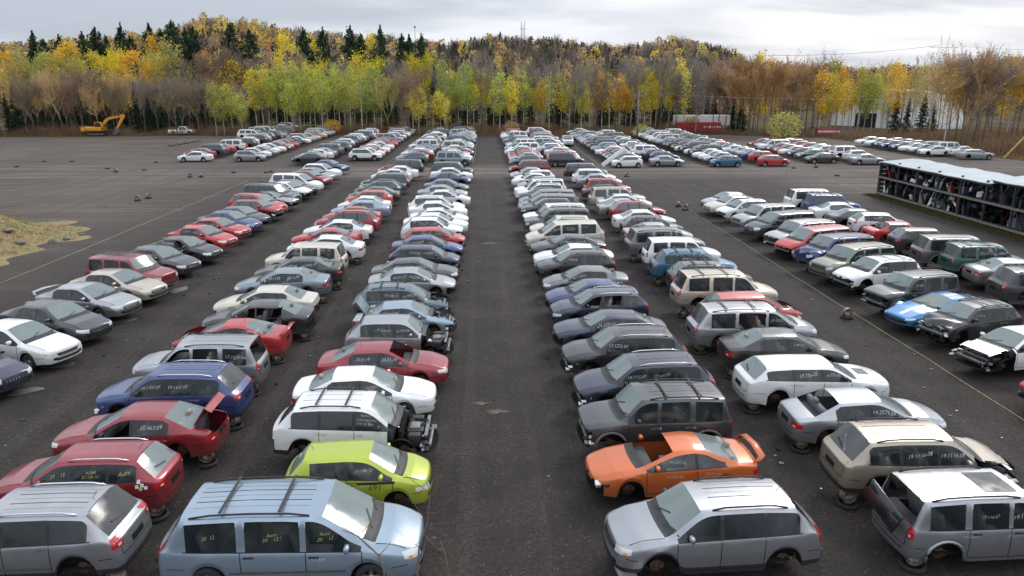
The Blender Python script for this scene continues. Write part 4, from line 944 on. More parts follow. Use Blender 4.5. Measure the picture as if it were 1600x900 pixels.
# white-trunked birch on the right bank, spruces before the hangar
tree(1545, 84, 112, 'bare', 'grey brown', 'large white leafless birch with forked limbs on the right bank', None, 1.5)
for x in (1405, 1422, 1448, 1462): tree(x, 150+rnd.uniform(-8, 8), 136, 'spruce', 'dark green', 'small dark spruce in front of the white hangar', 'small spruces before the hangar', .9)
# bushes
bm_ = [bush(s) for s in (41, 42)]
for (x, y, Y, s, cl, lb) in [(1225, 216, 128, 1.55, 'olive', 'round olive yellow bush behind the far rows on the right'), (1002, 216, 136, .8, 'olive', 'small yellow bush beside the utility pole'), (735, 208, 147, .5, 'yellow', 'small bright yellow bush at the end of the centre lane'), (1012, 214, 134, .5, 'green yellow', 'low green yellow bush right of the utility pole'), (520, 203, 148, .9, 'gold', 'golden brown bush at the left forest edge'), (800, 204, 147, .8, 'tan', 'tan bush at the forest edge behind the centre lane'), (1080, 190, 150, 1.0, 'olive', 'olive bush above the red container')]:
    X = ray_z(x, 210, Y)[0]; o = mesh_obj('bush', rnd.choice(bm_), None, (X, Y, float(terrain(X, Y))), rnd.uniform(0, 6)); o.scale = (s*1.1, s*1.1, s*1.25); w = COL[cl]; o.color = (*w, 1); tag(o, lb, 'bush')
# undergrowth along the edge, dry brush: nobody could count it
n = 9000; Xs = rs.uniform(-125, 62, n); Ys = np.interp(Xs, [-110, -60, -20, 10, 40, 62], [142, 146, 147, 146.5, 147, 137])+rs.exponential(3.2, n)
z0 = terrain(Xs, Ys); A = np.stack([Xs, Ys, z0-.1], 1); B = A+np.stack([rs.normal(0, .5, n), rs.normal(0, .3, n), rs.uniform(.5, 2.3, n)*(0.7+.5*np.sin(Xs*.21))+.3], 1)
V, F = sticks(A, B, np.full(n, .022), np.full(n, .01)); o = mesh_obj('undergrowth', np_mesh('undergrowth', V, F, ['twig'])); o.color = (.17, .095, .06, 1); tag(o, 'tangle of reddish brown bare shrubs along the forest edge', 'undergrowth', None, 'stuff')
n = 5000; Ys = rs.uniform(86, 136, n); Xs = np.interp(Ys, [60, 95, 120, 135, 150], [78, 73, 70, 62, 58])+rs.exponential(6, n)
z0 = terrain(Xs, Ys); A = np.stack([Xs, Ys, z0-.1], 1); B = A+np.stack([rs.normal(0, .5, n), rs.normal(0, .4, n), rs.uniform(.4, 2.0, n)], 1)
V, F = sticks(A, B, np.full(n, .02), np.full(n, .008)); o = mesh_obj('undergrowth', np_mesh('undergrowth', V, F, ['twig'])); o.color = (.25, .16, .09, 1); tag(o, 'thin brown brush on the right bank', 'undergrowth', None, 'stuff')
n = 9000; Xs = rs.uniform(64, 100, n); Ys = rs.uniform(84, 140, n); ok = Xs > np.interp(Ys, [60, 95, 120, 135, 150], [76, 70, 67, 60, 56]); Xs, Ys = Xs[ok], Ys[ok]; n = len(Xs)
z0 = terrain(Xs, Ys); P = np.stack([Xs, Ys, z0+rs.uniform(0, .3, n)], 1); V, F = leaf_quads(P, .16, rs); o = mesh_obj('fallen_leaves', np_mesh('fallen_leaves', V, F, ['leaf'])); o.color = (.30, .15, .06, 1); tag(o, 'rusty fallen leaves covering the right bank', 'leaf litter', None, 'stuff')
def grass(name, pts, h, col, label, n=1):
    P = np.array(pts); k = len(P); B = P+np.stack([rs.normal(0, h*.4, k), rs.normal(0, h*.4, k), rs.uniform(.5, 1.2, k)*h], 1); V, F = sticks(P, B, np.full(k, .018), np.full(k, .004)); o = mesh_obj(name, np_mesh(name, V, F, ['leaf'])); o.color = (*col, 1); tag(o, label, 'grass', None, 'stuff')
q = [(x, y, float(terrain(x, y))) for x, y in zip(rs.uniform(-128, -58, 5000), rs.uniform(139, 146.5, 5000)) if y > np.interp(x, [-110, -60], [139.5, 144.5])]; grass('verge_grass', q, .35, (.17, .20, .05), 'green grass verge at the far left edge of the lot')
q = [(x, y, 0) for x, y in zip(rs.uniform(-40, 60, 4200), rs.uniform(144.5, 148.5, 4200))]; grass('verge_grass', q, .4, (.26, .20, .07), 'dry yellow grass at the far end of the lot')
q = [(x, y, 0.0) for x, y in zip(rs.normal(34.75, .32, 9000), rs.uniform(28, 66, 9000))]; grass('verge_grass', q, .2, (.13, .12, .045), 'mossy green grass strip at the foot of the parts rack')
# ---------------------------------------------------------------- the far wood on the hills
def far_wood():
    tm = {}
    r2 = np.random.RandomState(5); n = 150; a = r2.normal(size=(n, 3)); a /= np.linalg.norm(a, axis=1)[:, None]; P = a*np.array([2.2, 2.2, 3.3])*(r2.uniform(.3, 1, n)**.4)[:, None]+np.array([0, 0, 5.8]); tm['d'] = leaf_quads(P, .52, r2)
    n = 110; z = r2.uniform(0, 1, n); rr = 1.9*(1-z)*np.sqrt(r2.uniform(.2, 1, n))+.1; an = r2.uniform(0, 6.28, n); P = np.stack([rr*np.cos(an), rr*np.sin(an), 1+z*9], 1); tm['c'] = leaf_quads(P, .42, r2)
    n = 110; A = np.stack([r2.normal(0, .3, n), r2.normal(0, .3, n), r2.uniform(1, 5, n)], 1); B = A+np.stack([r2.normal(0, 1.3, n), r2.normal(0, 1.3, n), r2.uniform(1.5, 5, n)], 1); tm['b'] = sticks(A, B, np.full(n, .07), np.full(n, .03))
    VV = []; FF = []; CC = []; off = 0; N0 = 5200
    for i in range(N0):
        Y = 185+(480-185)*rs.uniform(0, 1)**.8; px = rs.uniform(-60, 1660); X = (px-760)/1155*Y
        if px > 1165 and Y < 230 and rs.rand() < .6: continue
        g0 = float(terrain(X, Y)); crest = (Y-185)/295
        u = rs.rand(); patch = math.sin(X*.035+Y*.02)+math.sin(X*.013-Y*.05+1)
        if px < 470: pc = .22; pb = .25
        elif px < 690: pc = .3; pb = .35
        elif px < 1160: pc = .42+.18*(patch > .2); pb = .28
        else: pc = .45; pb = .3
        if u < pc: k = 'c'; col = np.array([.048, .075, .055])*rs.uniform(.7, 1.5)
        elif u < pc+pb: k = 'b'; col = np.array([.33, .26, .225])*rs.uniform(.7, 1.3)
        else:
            k = 'd'; c_ = [(.66, .50, .12), (.56, .36, .13), (.44, .30, .18), (.56, .52, .17), (.38, .28, .2)]; w = [.3, .3, .2, .1, .1] if px < 470 else [.22, .08, .30, .08, .32]
            if 700 < px < 1000 and crest > .85: w = [.6, .15, .1, .15, 0]
            col = np.array(c_[rs.choice(5, p=np.array(w)/sum(w))])*rs.uniform(.7, 1.25)
        V, F = tm[k]; s = rs.uniform(.75, 1.2); th = rs.uniform(0, 6.28); cs, sn = math.cos(th), math.sin(th)
        v = V*np.array([s, s, s*rs.uniform(.8, 1.1)*(.82 if k == 'c' else 1)]); v = np.stack([v[:, 0]*cs-v[:, 1]*sn+X, v[:, 0]*sn+v[:, 1]*cs+Y, v[:, 2]+g0-.5], 1)
        VV.append(v); FF.append(F+off); off += len(v); CC.append(np.repeat(col[None], len(v), 0))
    o = mesh_obj('far_wood', np_mesh('far_wood', np.concatenate(VV), np.concatenate(FF), ['leafv'], col=np.concatenate(CC))); tag(o, 'distant autumn woodland covering the hills behind the yard', 'woodland', None, 'stuff')
far_wood()

# ================================================================ structures in the distance
M['galv'] = simple('galvanised', (.25, .28, .32), .6, .3, .2); M['fabric'] = simple('white_cladding', (.82, .83, .84), .6, var=.12, scale=.5); M['redm'] = simple('red_steel', (.33, .025, .03), .6, var=.3, scale=1.5); M['doorb'] = simple('dark_doorway', (.015, .015, .017), .8)
M['wood'] = simple('weathered_wood', (.20, .17, .14), .9, var=.4); M['plankd'] = simple('dark_timber', (.045, .05, .06), .85, var=.5, scale=3); M['roofm'] = simple('pale_blue_metal_roof', (.27, .315, .345), .6, .0, .12, .8); M['exy'] = simple('excavator_yellow', (.62, .28, .015), .5, var=.2); M['concrete'] = simple('concrete', (.38, .36, .33), .9, var=.2)
# hangar
X0, _ = ray_z(1314, 200, 166); X1, _ = ray_z(1478, 200, 166); _, zt_ = ray_z(1400, 142, 166); g0 = float(terrain((X0+X1)/2, 166))
hg = thing('hangar', 'large white arched fabric hangar behind the trees on the right', 'hangar', ((X0+X1)/2, 166, g0), -math.atan2((X0+X1)/2, 166)); w = (X1-X0)/2*1.12; hz = zt_-g0
prof = [(w*math.copysign(abs(math.cos(a))**.55, math.cos(a)), hz*abs(math.sin(a))**.75) for a in [math.pi*k/24 for k in range(25)]]
mb = MB(); n = len(prof); mb.add([(p[0], 0, p[1]) for p in prof]+[(p[0], 34, p[1]) for p in prof], [(i, i+1, n+i+1, n+i) for i in range(n-1)], 'fabric', True); mesh_obj('roof_shell', mb.mesh('shell'), hg)
mb = MB(); mb.add([(p[0], .05, p[1]) for p in prof]+[(p[0], .0, p[1]) for p in prof], [tuple(range(n))], 'fabric'); mesh_obj('end_wall', mb.mesh('wall'), hg)
mb = MB()
for k in range(1, 20):
    x = -w+2*w*k/20; z = np.interp(x, [p[0] for p in prof][::-1], [p[1] for p in prof][::-1]); mb.box(x-.05, x+.05, -.1, -.02, 0, z, 'galv')
mesh_obj('wall_rib', mb.mesh('ribs'), hg)
mb = MB(); mb.box(-w*.6, -w*.28, -.18, -.11, 0, 3.4, 'doorb'); mesh_obj('door', mb.mesh('door'), hg)
# red container, white trailer, red railing
X0, z0 = ray_z(1060, 213, 147); X1, _ = ray_z(1128, 213, 147); g0 = 0
cn = thing('shipping_container', 'low red steel container with white lettering behind the far right rows', 'container', ((X0+X1)/2, 149, .3)); mb = MB(); w = (X1-X0)/2
mb.box(-w, w, -1, 1, 0, 1.9, 'redm')
for k in range(30): x = -w+2*w*(k+.5)/30; mb.box(x-.05, x+.05, -1.05, -1.0, .1, 1.8, 'redm')
mesh_obj('body', mb.mesh('body'), cn)
mb = MB()
for k in range(7): mb.box(w*.2+k*.52, w*.2+k*.52+.3, -1.09, -1.06, .8+.1*(k % 2), 1.1+.08*(k % 3), 'white')
mesh_obj('lettering', mb.mesh('txt', False), cn)
tr_ = thing('box_trailer', 'long white box trailer standing behind the red container', 'trailer', (((X0+X1)/2)+1, 153, .9)); mb = MB(); mb.box(-w-.5, w+2, -1.2, 1.2, .5, 2.5, 'fabric', bev=.06); mesh_obj('body', mb.mesh('b'), tr_)
for s in (-w*.7, -w*.5, w*.9): mb = MB(); mb.lathe([(.05, -.15), (.5, -.15), (.5, .15), (.05, .15)], 'tyre', 16); mesh_obj('wheel', mb.mesh('w'), tr_, (s, -1, -.4))
X0, _ = ray_z(1277, 213, 140); X1, _ = ray_z(1311, 213, 140); fr = thing('red_crate', 'red slatted steel crate before the golden trees on the right', 'crate', ((X0+X1)/2, 140, float(terrain((X0+X1)/2, 140))+.3)); w = (X1-X0)/2; mb = MB(); mb.box(-w, w, 0, 1.3, 0, 1.2, 'redm')
mesh_obj('body', mb.mesh('b'), fr); mb = MB()
for k in range(14): x = -w+2*w*(k+.5)/14; mb.box(x-.09, x+.09, -.04, -.01, .45, .85, 'fabric')
mesh_obj('opening', mb.mesh('slots'), fr)
# lattice pylons, masts, wires
def pylon(x, ytop, ybase, Y, label, wide, horn):
    X, zt_ = ray_z(x, ytop, Y); _, zb_ = ray_z(x, ybase, Y); g0 = min(zb_, zt_-5); H_ = zt_-g0; r = thing('pylon', label, 'pylon', (X, Y, g0)); mb = MB(); q = Y/1155
    leg = [(s*wide, t*wide*.6) for s in (-1, 1) for t in (-1, 1)]; zc_ = H_*.62
    for (a, c) in leg: mb.tube([(a, c, -6), (a*.45, c*.4, zc_)], .22*q*1.2, 'galv', 4)
    for k in range(7):
        f0, f1 = k/7, (k+1)/7
        for s in (-1, 1):
            y_ = -wide*.6; l = lambda f, s: (s*wide*(1-.55*f), y_*(1-.6*f), zc_*f); mb.tube([l(f0, s), l(f1, -s)], .12*q*1.2, 'galv', 3)
        mb.tube([l(f1, -1), l(f1, 1)], .12*q*1.2, 'galv', 3)
    mesh_obj('lattice_tower', mb.mesh('tower'), r); mb = MB()
    for s in (-1, 1): mb.tube([(s*wide*.45, 0, zc_), (s*wide*.55, 0, H_)], .2*q*1.2, 'galv', 4); mb.tube([(s*wide*.2, 0, zc_), (s*wide*.55, 0, H_)], .14*q, 'galv', 4); mb.tube([(s*wide*.9, 0, zc_), (s*wide*.55, 0, H_)], .08*q, 'galv', 3)
    mesh_obj('peak', mb.mesh('peak'), r); mb = MB(); mb.tube([(-horn, 0, zc_), (horn, 0, zc_)], .22*q*1.1, 'galv', 4); mb.tube([(-horn, 0, zc_), (0, 0, zc_+wide*.5), (horn, 0, zc_)], .12*q, 'galv', 3); mesh_obj('crossarm', mb.mesh('arm'), r); return X, zc_+g0
pylon(1478, 55, 105, 900, 'tall grey lattice pylon with two peaks above the right trees', 9, 17)
pylon(817, 33, 66, 620, 'narrow lattice pylon standing on the middle hill', 2.4, 2.6)
for (x, yt, yb, Y, lb) in [(648, 40, 62, 420, 'thin mast rising over the left pines'), (1197, 77, 100, 500, 'thin mast above the trees right of the hill')]:
    X, zt_ = ray_z(x, yt, Y); _, zb_ = ray_z(x, yb, Y); mb = MB(); mb.tube([(0, 0, -3), (0, 0, zt_-zb_)], .13, 'galv', 4); mb.box(-.5, .5, -.1, .1, zt_-zb_-1.2, zt_-zb_-.2, 'galv'); tag(mesh_obj('mast', mb.mesh('mast'), None, (X, Y, zb_)), lb, 'mast')
def wire(a, b_, sag, r, label):
    mb = MB(); a = Vector(a); b_ = Vector(b_); mb.tube([a.lerp(b_, k/16)-Vector((0, 0, sag*4*(k/16)*(1-k/16))) for k in range(17)], r, 'galv', 3); tag(mesh_obj('power_line', mb.mesh('wire')), label, 'power line', 'power lines')
P1 = ray_z(1465, 71, 900); P2 = ray_z(1180, 86, 900)
wire((P1[0], 900, P1[1]), (P2[0], 900, P2[1]), 4, .22, 'power line running left from the right pylon'); P2 = ray_z(1700, 76, 900); wire((P1[0]+25, 900, P1[1]), (P2[0], 900, P2[1]), 3, .16, 'faint power line running right from the right pylon')
# utility pole
X, Y = 26.7, 133; po = thing('utility_pole', 'wooden utility pole with crossarm behind the far right rows', 'pole', (X, Y, 0)); mb = MB(); mb.tube([(0, 0, -.3), (0, 0, 8.2)], .17, 'wood', 8, r2=.12); mesh_obj('post', mb.mesh('post'), po)
mb = MB(); mb.box(-1.1, 1.1, -.08, .08, 7.6, 7.75, 'wood'); mesh_obj('crossarm', mb.mesh('arm'), po)
for s in (-1, 0, 1): mb = MB(); mb.tube([(s, 0, 7.75), (s, 0, 7.95)], .06, 'grey_trim'); mesh_obj('insulator', mb.mesh('ins'), po)
wire((X+1, Y, 7.95), (X+85, Y-22, 8.6), 1.2, .018, 'thin wire from the utility pole across the right trees')
# excavator
def excavator():
    X, Y = gp(156, 212); s = 1.0; r = thing('excavator', 'yellow tracked excavator with its arm folded at the far left edge', 'excavator', (X, Y, 0), 0); r.scale = (.86, .86, .80)
    for sy in (-1, 1):
        mb = MB(); mb.prism([(-2.2, .1), (-2.5, .5), (-2.2, .85), (2.0, .85), (2.35, .5), (2.0, .1)], sy*1.3-.28, sy*1.3+.28, 'under'); mb.prism([(-1.9, .3), (-1.9, .65), (1.8, .65), (1.8, .3)], sy*1.3-.31, sy*1.3+.31, 'grey_trim')
        mesh_obj('track', mb.mesh('track'), r)
        for k in range(6): mb = MB(); mb.lathe([(.02, -.33), (.16, -.33), (.16, .33), (.02, .33)], 'rust', 10); mesh_obj('track_roller', mb.mesh('roller'), r, (-1.8+k*.7, sy*1.3, .3))
    mb = MB(); mb.box(-3.3, 1.1, -1.3, 1.3, 1.1, 2.05, 'exy', bev=.15); mb.box(-3.35, -2.4, -1.33, 1.33, .95, 1.8, 'exy', bev=.15); mb.box(-.9, .9, -.9, .9, .8, 1.15, 'under'); mesh_obj('upper_body', mb.mesh('body'), r)
    c_ = mesh_obj('cab', None, r); bpy.data.objects.remove(c_); mb = MB(); mb.prism([(-.2, 1.9), (-.2, 3.2), (1.0, 3.2), (1.35, 2.3), (1.35, 1.9)], -1.28, -.4, 'exy'); cb_ = mesh_obj('cab', mb.mesh('cab'), r)
    mb = MB(); mb.prism([(-.1, 2.15), (-.1, 3.1), (.95, 3.1), (1.22, 2.3), (1.22, 2.15)], -1.31, -1.29, 'tint'); mesh_obj('window', mb.mesh('win'), cb_)
    mb = MB(); mb.prism([(.4, 1.6), (1.5, 3.6), (2.6, 4.35), (5.6, 4.75), (5.75, 4.45), (2.9, 3.85), (1.9, 3.15), (1.05, 1.5)], -.25, .25, 'exy'); mesh_obj('boom', mb.mesh('boom'), r)
    mb = MB(); mb.prism([(5.3, 4.95), (5.95, 4.95), (6.0, 4.3), (4.2, 1.6), (3.85, 1.75), (5.1, 4.1)], -.2, .2, 'exy'); mesh_obj('stick', mb.mesh('stick'), r)
    mb = MB(); mb.prism([(3.8, 1.8), (4.3, 1.7), (4.5, .9), (3.9, .2), (3.1, .15), (2.7, .5), (3.4, .7)], -.5, .5, 'grey_trim')
    for k in range(4): mb.box(2.5, 2.75, -.45+k*.28, -.33+k*.28, .42, .55, 'rust')
    mesh_obj('bucket', mb.mesh('bucket'), r)
    for a, b_ in (((.9, .35, 1.9), (2.6, .35, 3.75)), ((.9, -.35, 1.9), (2.6, -.35, 3.75)), ((2.9, 0, 4.55), (5.4, 0, 5.0))): mb = MB(); mb.tube([a, b_], .09, 'grey_trim'); mesh_obj('ram', mb.mesh('ram'), r)
excavator()
# grassy mound on the left
mx_, my_ = np.meshgrid(np.linspace(-50, -25.2, 90), np.linspace(33, 60, 90)); cxm = (mx_+39)/12.8; cym = (my_-46)/11.2; d = np.sqrt(cxm**2+cym**2)+.06*np.sin(mx_*1.1+my_*.7)+.05*np.sin(my_*1.7-mx_*.6)
hz = 2.5*sst(1.05-d)+.22*np.sin(mx_*1.3)*np.cos(my_*1.1)*sst(1.1-d)+rs.normal(0, .035, mx_.shape)*sst(1.1-d)
m, t, b = mat('mound_grass'); tcn = nd('ShaderNodeTexCoord', t); ob = tcn.outputs['Object']; c = mixc(t, mrange(t, noise(t, ob, .35, 5), .42, .6, 0, 1), (.26, .185, .09), (.19, .19, .06)); c = mixc(t, mrange(t, noise(t, ob, 2.5, 8, .7), .45, .7, 0, .8), c, (.05, .04, .03)); t.links.new(c, b.inputs['Base Color']); b.inputs['Roughness'].default_value = 1
o = mesh_obj('grassy_mound', grid_mesh('mound', mx_, my_, hz-.09, m)); tag(o, 'low mound of earth and dry grass at the left edge', 'mound', None, 'structure')
def mh(x, y):
    d = math.hypot((x+39)/12.8, (y-46)/11.2)+.06*math.sin(x*1.1+y*.7)+.05*math.sin(y*1.7-x*.6); return float(2.5*sst(1.05-d)+.22*math.sin(x*1.3)*math.cos(y*1.1)*sst(1.1-d))-.09
q = [(x, y, mh(x, y)-.02) for x, y in zip(rs.normal(-37, 6, 22000), rs.normal(46, 5.2, 22000)) if mh(x, y) > .08]; grass('mound_grass', q[::2], .22, (.40, .29, .12), 'tawny dry grass on the mound'); grass('mound_grass', [p for p in q[1::2] if math.sin(p[0]*.7)+math.sin(p[1]*.8+p[0]*.3) > .2], .2, (.26, .28, .08), 'green grass patches on the mound')
for k, (x, y, s) in enumerate([(27, 362, .9), (100, 352, .5), (78, 355, .7), (125, 346, .45), (12, 357, .8)]):
    X, Y = gp(x, y, 1.0); bmr = bmesh.new(); bmesh.ops.create_icosphere(bmr, subdivisions=3, radius=s*.36)
    for v in bmr.verts: q_ = v.co.copy(); v.co *= 1+.22*math.sin(q_.x*5+k)*math.cos(q_.y*4.3)+.12*math.sin(q_.z*9+k*2); v.co.z *= .6
    mer = bpy.data.meshes.new('rock'); bmr.to_mesh(mer); bmr.free(); mer.materials.append(M['rockm'] if 'rockm' in M else M.setdefault('rockm', simple('grey_rock', (.16, .145, .13), .9, var=.45, scale=4, bump=.6)))
    tag(mesh_obj('rock', mer, None, (X, Y, mh(X, Y)+.12*s), k), ['largest dark grey rock on the left of the mound', 'small rock on the mound near its right tip', 'grey rock half buried on the crest of the mound', 'smallest rock at the tip of the mound', 'grey rock at the far left of the mound'][k], 'rock', 'rocks on the mound')
M['blackd2'] = simple('faint_marker', (.42, .42, .42), .7, var=.1)
# ================================================================ the cars
PC = {'white': (.80, .80, .79), 'silver': (.38, .39, .41), 'grey': (.17, .175, .18), 'dark grey': (.05, .053, .058), 'black': (.012, .012, .014), 'navy': (.011, .017, .048), 'blue': (.018, .042, .15), 'bright blue': (.01, .19, .48), 'teal blue': (.02, .13, .24), 'light blue': (.27, .345, .42), 'slate': (.10, .14, .16),
      'red': (.46, .018, .018), 'dark red': (.26, .012, .02), 'beige': (.50, .44, .35), 'champagne': (.36, .31, .24), 'cream': (.62, .58, .48), 'orange': (.62, .13, .02), 'lime green': (.42, .50, .03), 'dark green': (.015, .09, .065), 'grey green': (.18, .20, .15), 'yellow': (.7, .38, .02), 'purple': (.10, .05, .28), 'salmon red': (.50, .07, .05), 'silver blue': (.26, .31, .36), 'orange red': (.52, .05, .02)}
MET = {'white': 0, 'cream': .1, 'silver': .72, 'silver blue': .65, 'grey': .6, 'champagne': .6, 'beige': .5, 'light blue': .5, 'slate': .5, 'dark grey': .45, 'grey green': .5, 'black': .1, 'red': .12, 'orange': .25, 'lime green': .3, 'dark red': .3, 'yellow': 0, 'orange red': .1}
ROW = {  # front x, heading, yaw off square (front towards the camera is positive), name
 'A': (-15.2, 1, R(-20), 'the third left near row'), 'B': (-11.55, -1, 0, 'the second left near row'), 'C': (-1.4, 1, 0, 'the first left near row'), 'D': (2.4, -1, R(3), 'the first right near row'),
 'E': (12.65, 1, 0, 'the second right near row'), 'F': (16.6, -1, R(15), 'the third right near row'), 'G': (27.9, 1, R(-3), 'the fourth right near row')}
ORD = ['', 'first', 'second', 'third', 'fourth', 'fifth', 'sixth', 'seventh', 'eighth', 'ninth', 'tenth', 'eleventh', 'twelfth', 'thirteenth', 'fourteenth', 'fifteenth', 'sixteenth', 'seventeenth', 'eighteenth', 'nineteenth', 'twentieth', '21st', '22nd', '23rd', '24th', '25th', '26th', '27th', '28th', '29th', '30th']
S_, CS, CP, HB, SH, WG, LW, CR, BX, LS, MV, RW, SP, PK = 'sedan', 'compact sedan', 'coupe', 'hatchback', 'small hatchback', 'wagon', 'long wagon', 'crossover', 'boxy SUV', 'large SUV', 'minivan', 'retro wagon', 'sports car', 'pickup truck'
def Y_roof(ypx, z, X):
    lo, hi = 4.0, 260.0
    for _ in range(50):
        Y = (lo+hi)/2; dx_, dy_, dz_ = X, Y, z-CAM_H; f = dx_*math.sin(YAW)+dy_*math.cos(YAW); w = f*math.cos(PITCH)-dz_*math.sin(PITCH); v = -(f*math.sin(PITCH)+dz_*math.cos(PITCH)); py = 450+1155*v/w
        if py > ypx: lo = Y
        else: hi = Y
    return Y
ROOF = {'C': [745, 680, 608, 567, 527, 488, 464, 440, 415, 398, 379, 364, 352, 337, 331, 322, 312, 303, 295, 286.5, 278, 268, 260, 251],
 'B': [757, 682, 620, 562, 520, 494, 463, 441, 415, 398, 377, 365, 353.5, 340, 326, 320, 311.6, 303.6, 296, 290.5, 282, 276, 268.5, 263, 258, 253, 247.5],
 'A': [536, 499, 468, 440, 419, 394, 383, 368, 352, 339, 329, 322, 310, 302.5, 297, 288, 284, 280, 270.6, 267, 262, 255, 249],
 'D': [745, 668, 597, 548, 505.5, 479.5, 448, 433, 411, 388, 378, 364, 343.5, 334, 324, 316.5, 308, 300.5, 294, 289, 283.5, 279, 274.6, 269, 265, 260, 254, 248.5],
 'E': [730, 655, 600, 549, 509, 468, 451.5, 420, 404, 385.5, 369, 352, 345, 334.7, 325, 313, 308, 300.5, 290.6, 284.5, 277, 270, 263, 253],
 'F': [560, 505, 468, 455, 421, 397, 379, 365, 352, 342, 329, 317, 310, 303, 299], 'G': [450, 415, 401, 378, 365, 354, 343, 331, 323, 313, 301, 294]}
cars = []   # row, y, type, colour, options, extra words, writing
def row(r, items):
    for k, it in enumerate(items[:len(ROOF[r])]): cars.append((r, k+1, *it))
row('C', [(13.2, MV, 'light blue', ['wheels', 'bars2', 'rails', 'amber', 'strip', 'darkhandles'], 'with roof bars', ['Auto\n20    12', 'Auto\n20    12 !', '20  12']), (16.3, SH, 'lime green', ['notail'], 'with black side number', ['19.1186 13']), (19.0, CR, 'white', ['nofront', 'nohood', 'nofender', 'bars2', 'tint', 'norear'], 'with bare front end', ['Robert\nChibougamau\nJac. at. But.']),
 (21.4, S_, 'white', ['fwheels'], 'with smooth nose', ['19.2201']), (24.4, S_, 'dark red', ['nowind', 'amber'], 'missing its windshield', ['20.51.19', '20.51.19']), (27.2, RW, 'silver', ['nofront', 'nohood', 'nofender', 'spoiler'], 'with bare front end'), (29.2, CS, 'light blue', ['nohood', 'trunk', 'nofront'], 'with boot lid raised'), (31.3, WG, 'slate', ['nofront', 'nohood', 'bars2'], 'with roof bars'),
 (34.4, CS, 'silver', ['nofront'], 'with crushed bumper'), (36.9, S_, 'dark grey', [], 'with spoiler'), (38.9, HB, 'navy', ['nofront'], 'with pale bonnet'), (40.9, CS, 'blue', ['nofront'], ''), (43.0, HB, 'red', ['nofront'], 'with broken nose'), (45.6, RW, 'white', ['nofront'], ''), (48.3, S_, 'white', [], ''), (51.0, CS, 'white', ['nofront'], ''), (53.8, S_, 'white', [], ''), (56.5, CR, 'white', ['nofront'], ''), (59.2, CS, 'white', [], ''), (62.0, S_, 'silver', [], ''), (70.2, CS, 'grey', [], ''), (73.0, CS, 'blue', [], ''), (75.8, S_, 'white', [], ''), (78.6, LS, 'dark grey', [], ''), (82.0, CS, 'white', [], '')])
row('B', [(13.3, CR, 'silver', ['silverrails', 'tint', 'strip', 'chromehandles'], 'with black rear window', []), (16.3, WG, 'dark red', ['silverrails', 'darkhandles'], 'with square stickers', ['24    15', 'ACBR\n2C OK 5C', 'Aube']), (19.0, S_, 'dark red', ['trunk', 'nofrontglass'], 'with boot lid open', ['10.467.09']), (21.9, CR, 'blue', ['silverrails', 'nofront'], 'with white mirror', ['19.1107.09', '19.1107.09']), (24.4, BX, 'silver', ['norearglass', 'nofrontglass', 'nomidglass'], 'with open rear', ['17.1225.06']),
 (27.0, CP, 'red', ['nofront', 'nohood', 'spoiler'], 'with bare front end'), (29.8, S_, 'black', ['nodoor', 'nofront', 'nofrontglass', 'norear'], 'missing a door', []), (31.9, S_, 'cream', ['norear', 'nofront'], 'missing its rear bumper', ['19.810']), (34.5, S_, 'silver blue', [], 'with chrome trim', ['19.1170', '20.1170']), (37.2, S_, 'black', ['nofront'], ''), (39.8, BX, 'cream', ['norails'], 'with square windows', ['19.80.20']), (43.0, S_, 'white', [], 'with red tail lamps'), (45.8, CP, 'red', ['spoiler', 'nofront'], 'with rear spoiler'), (48.6, S_, 'white', ['norear'], 'with torn rear'), (51.8, CR, 'dark red', [], ''), (53.5, CS, 'red', ['nofront'], ''), (54.5, S_, 'light blue', ['nofront'], ''), (57.2, CS, 'white', ['nofront'], 'with wrecked rear'), (60.0, HB, 'orange red', ['notail'], ''), (63.0, S_, 'dark grey', [], ''), (66.0, WG, 'dark grey', [], ''), (68.6, S_, 'slate', [], ''), (71.2, LS, 'dark grey', [], ''), (74.0, CS, 'white', ['norear'], ''), (76.6, S_, 'white', [], ''), (79.3, CS, 'dark red', [], ''), (82.0, LS, 'black', [], ''), (84.8, WG, 'dark green', [], '')])
row('A', [(22.8, S_, 'navy', ['fwheels', 'bars'], 'with twin grille', []), (25.6, S_, 'white', ['fwheels', 'bars', 'nomirror'], 'with torn bumper', []), (28.2, S_, 'dark grey', ['fwheels'], 'with clear lamps', []), (31.6, S_, 'silver', ['fwheels', 'spoiler'], 'with rear spoiler', []), (34.5, S_, 'beige', ['fwheels'], 'with bumper holes', []), (37.4, BX, 'dark red', ['fwheels', 'rack', 'norails'], 'with roof rack', []), (40.6, S_, 'dark grey', ['fwheels'], ''), (43.4, CS, 'black', ['nofrontglass', 'fwheels'], 'missing a side window'), (46.1, CS, 'red', [], ''), (48.6, CS, 'red', [], 'with small lamps'), (51.4, CS, 'blue', [], ''), (54.0, CS, 'dark grey', ['nofront'], ''), (56.6, HB, 'dark red', ['nofront'], ''), (59.2, CR, 'red', [], ''), (62.0, CS, 'silver', ['nofront'], ''), (64.6, LS, 'dark grey', [], ''), (67.4, CS, 'white', ['nofront'], ''), (70.2, S_, 'black', ['nofront'], ''), (73.2, MV, 'white', [], ''), (76.2, S_, 'dark red', [], ''), (79.0, S_, 'silver', [], ''), (84.6, WG, 'white', [], ''), (89.8, S_, 'blue', [], '')])
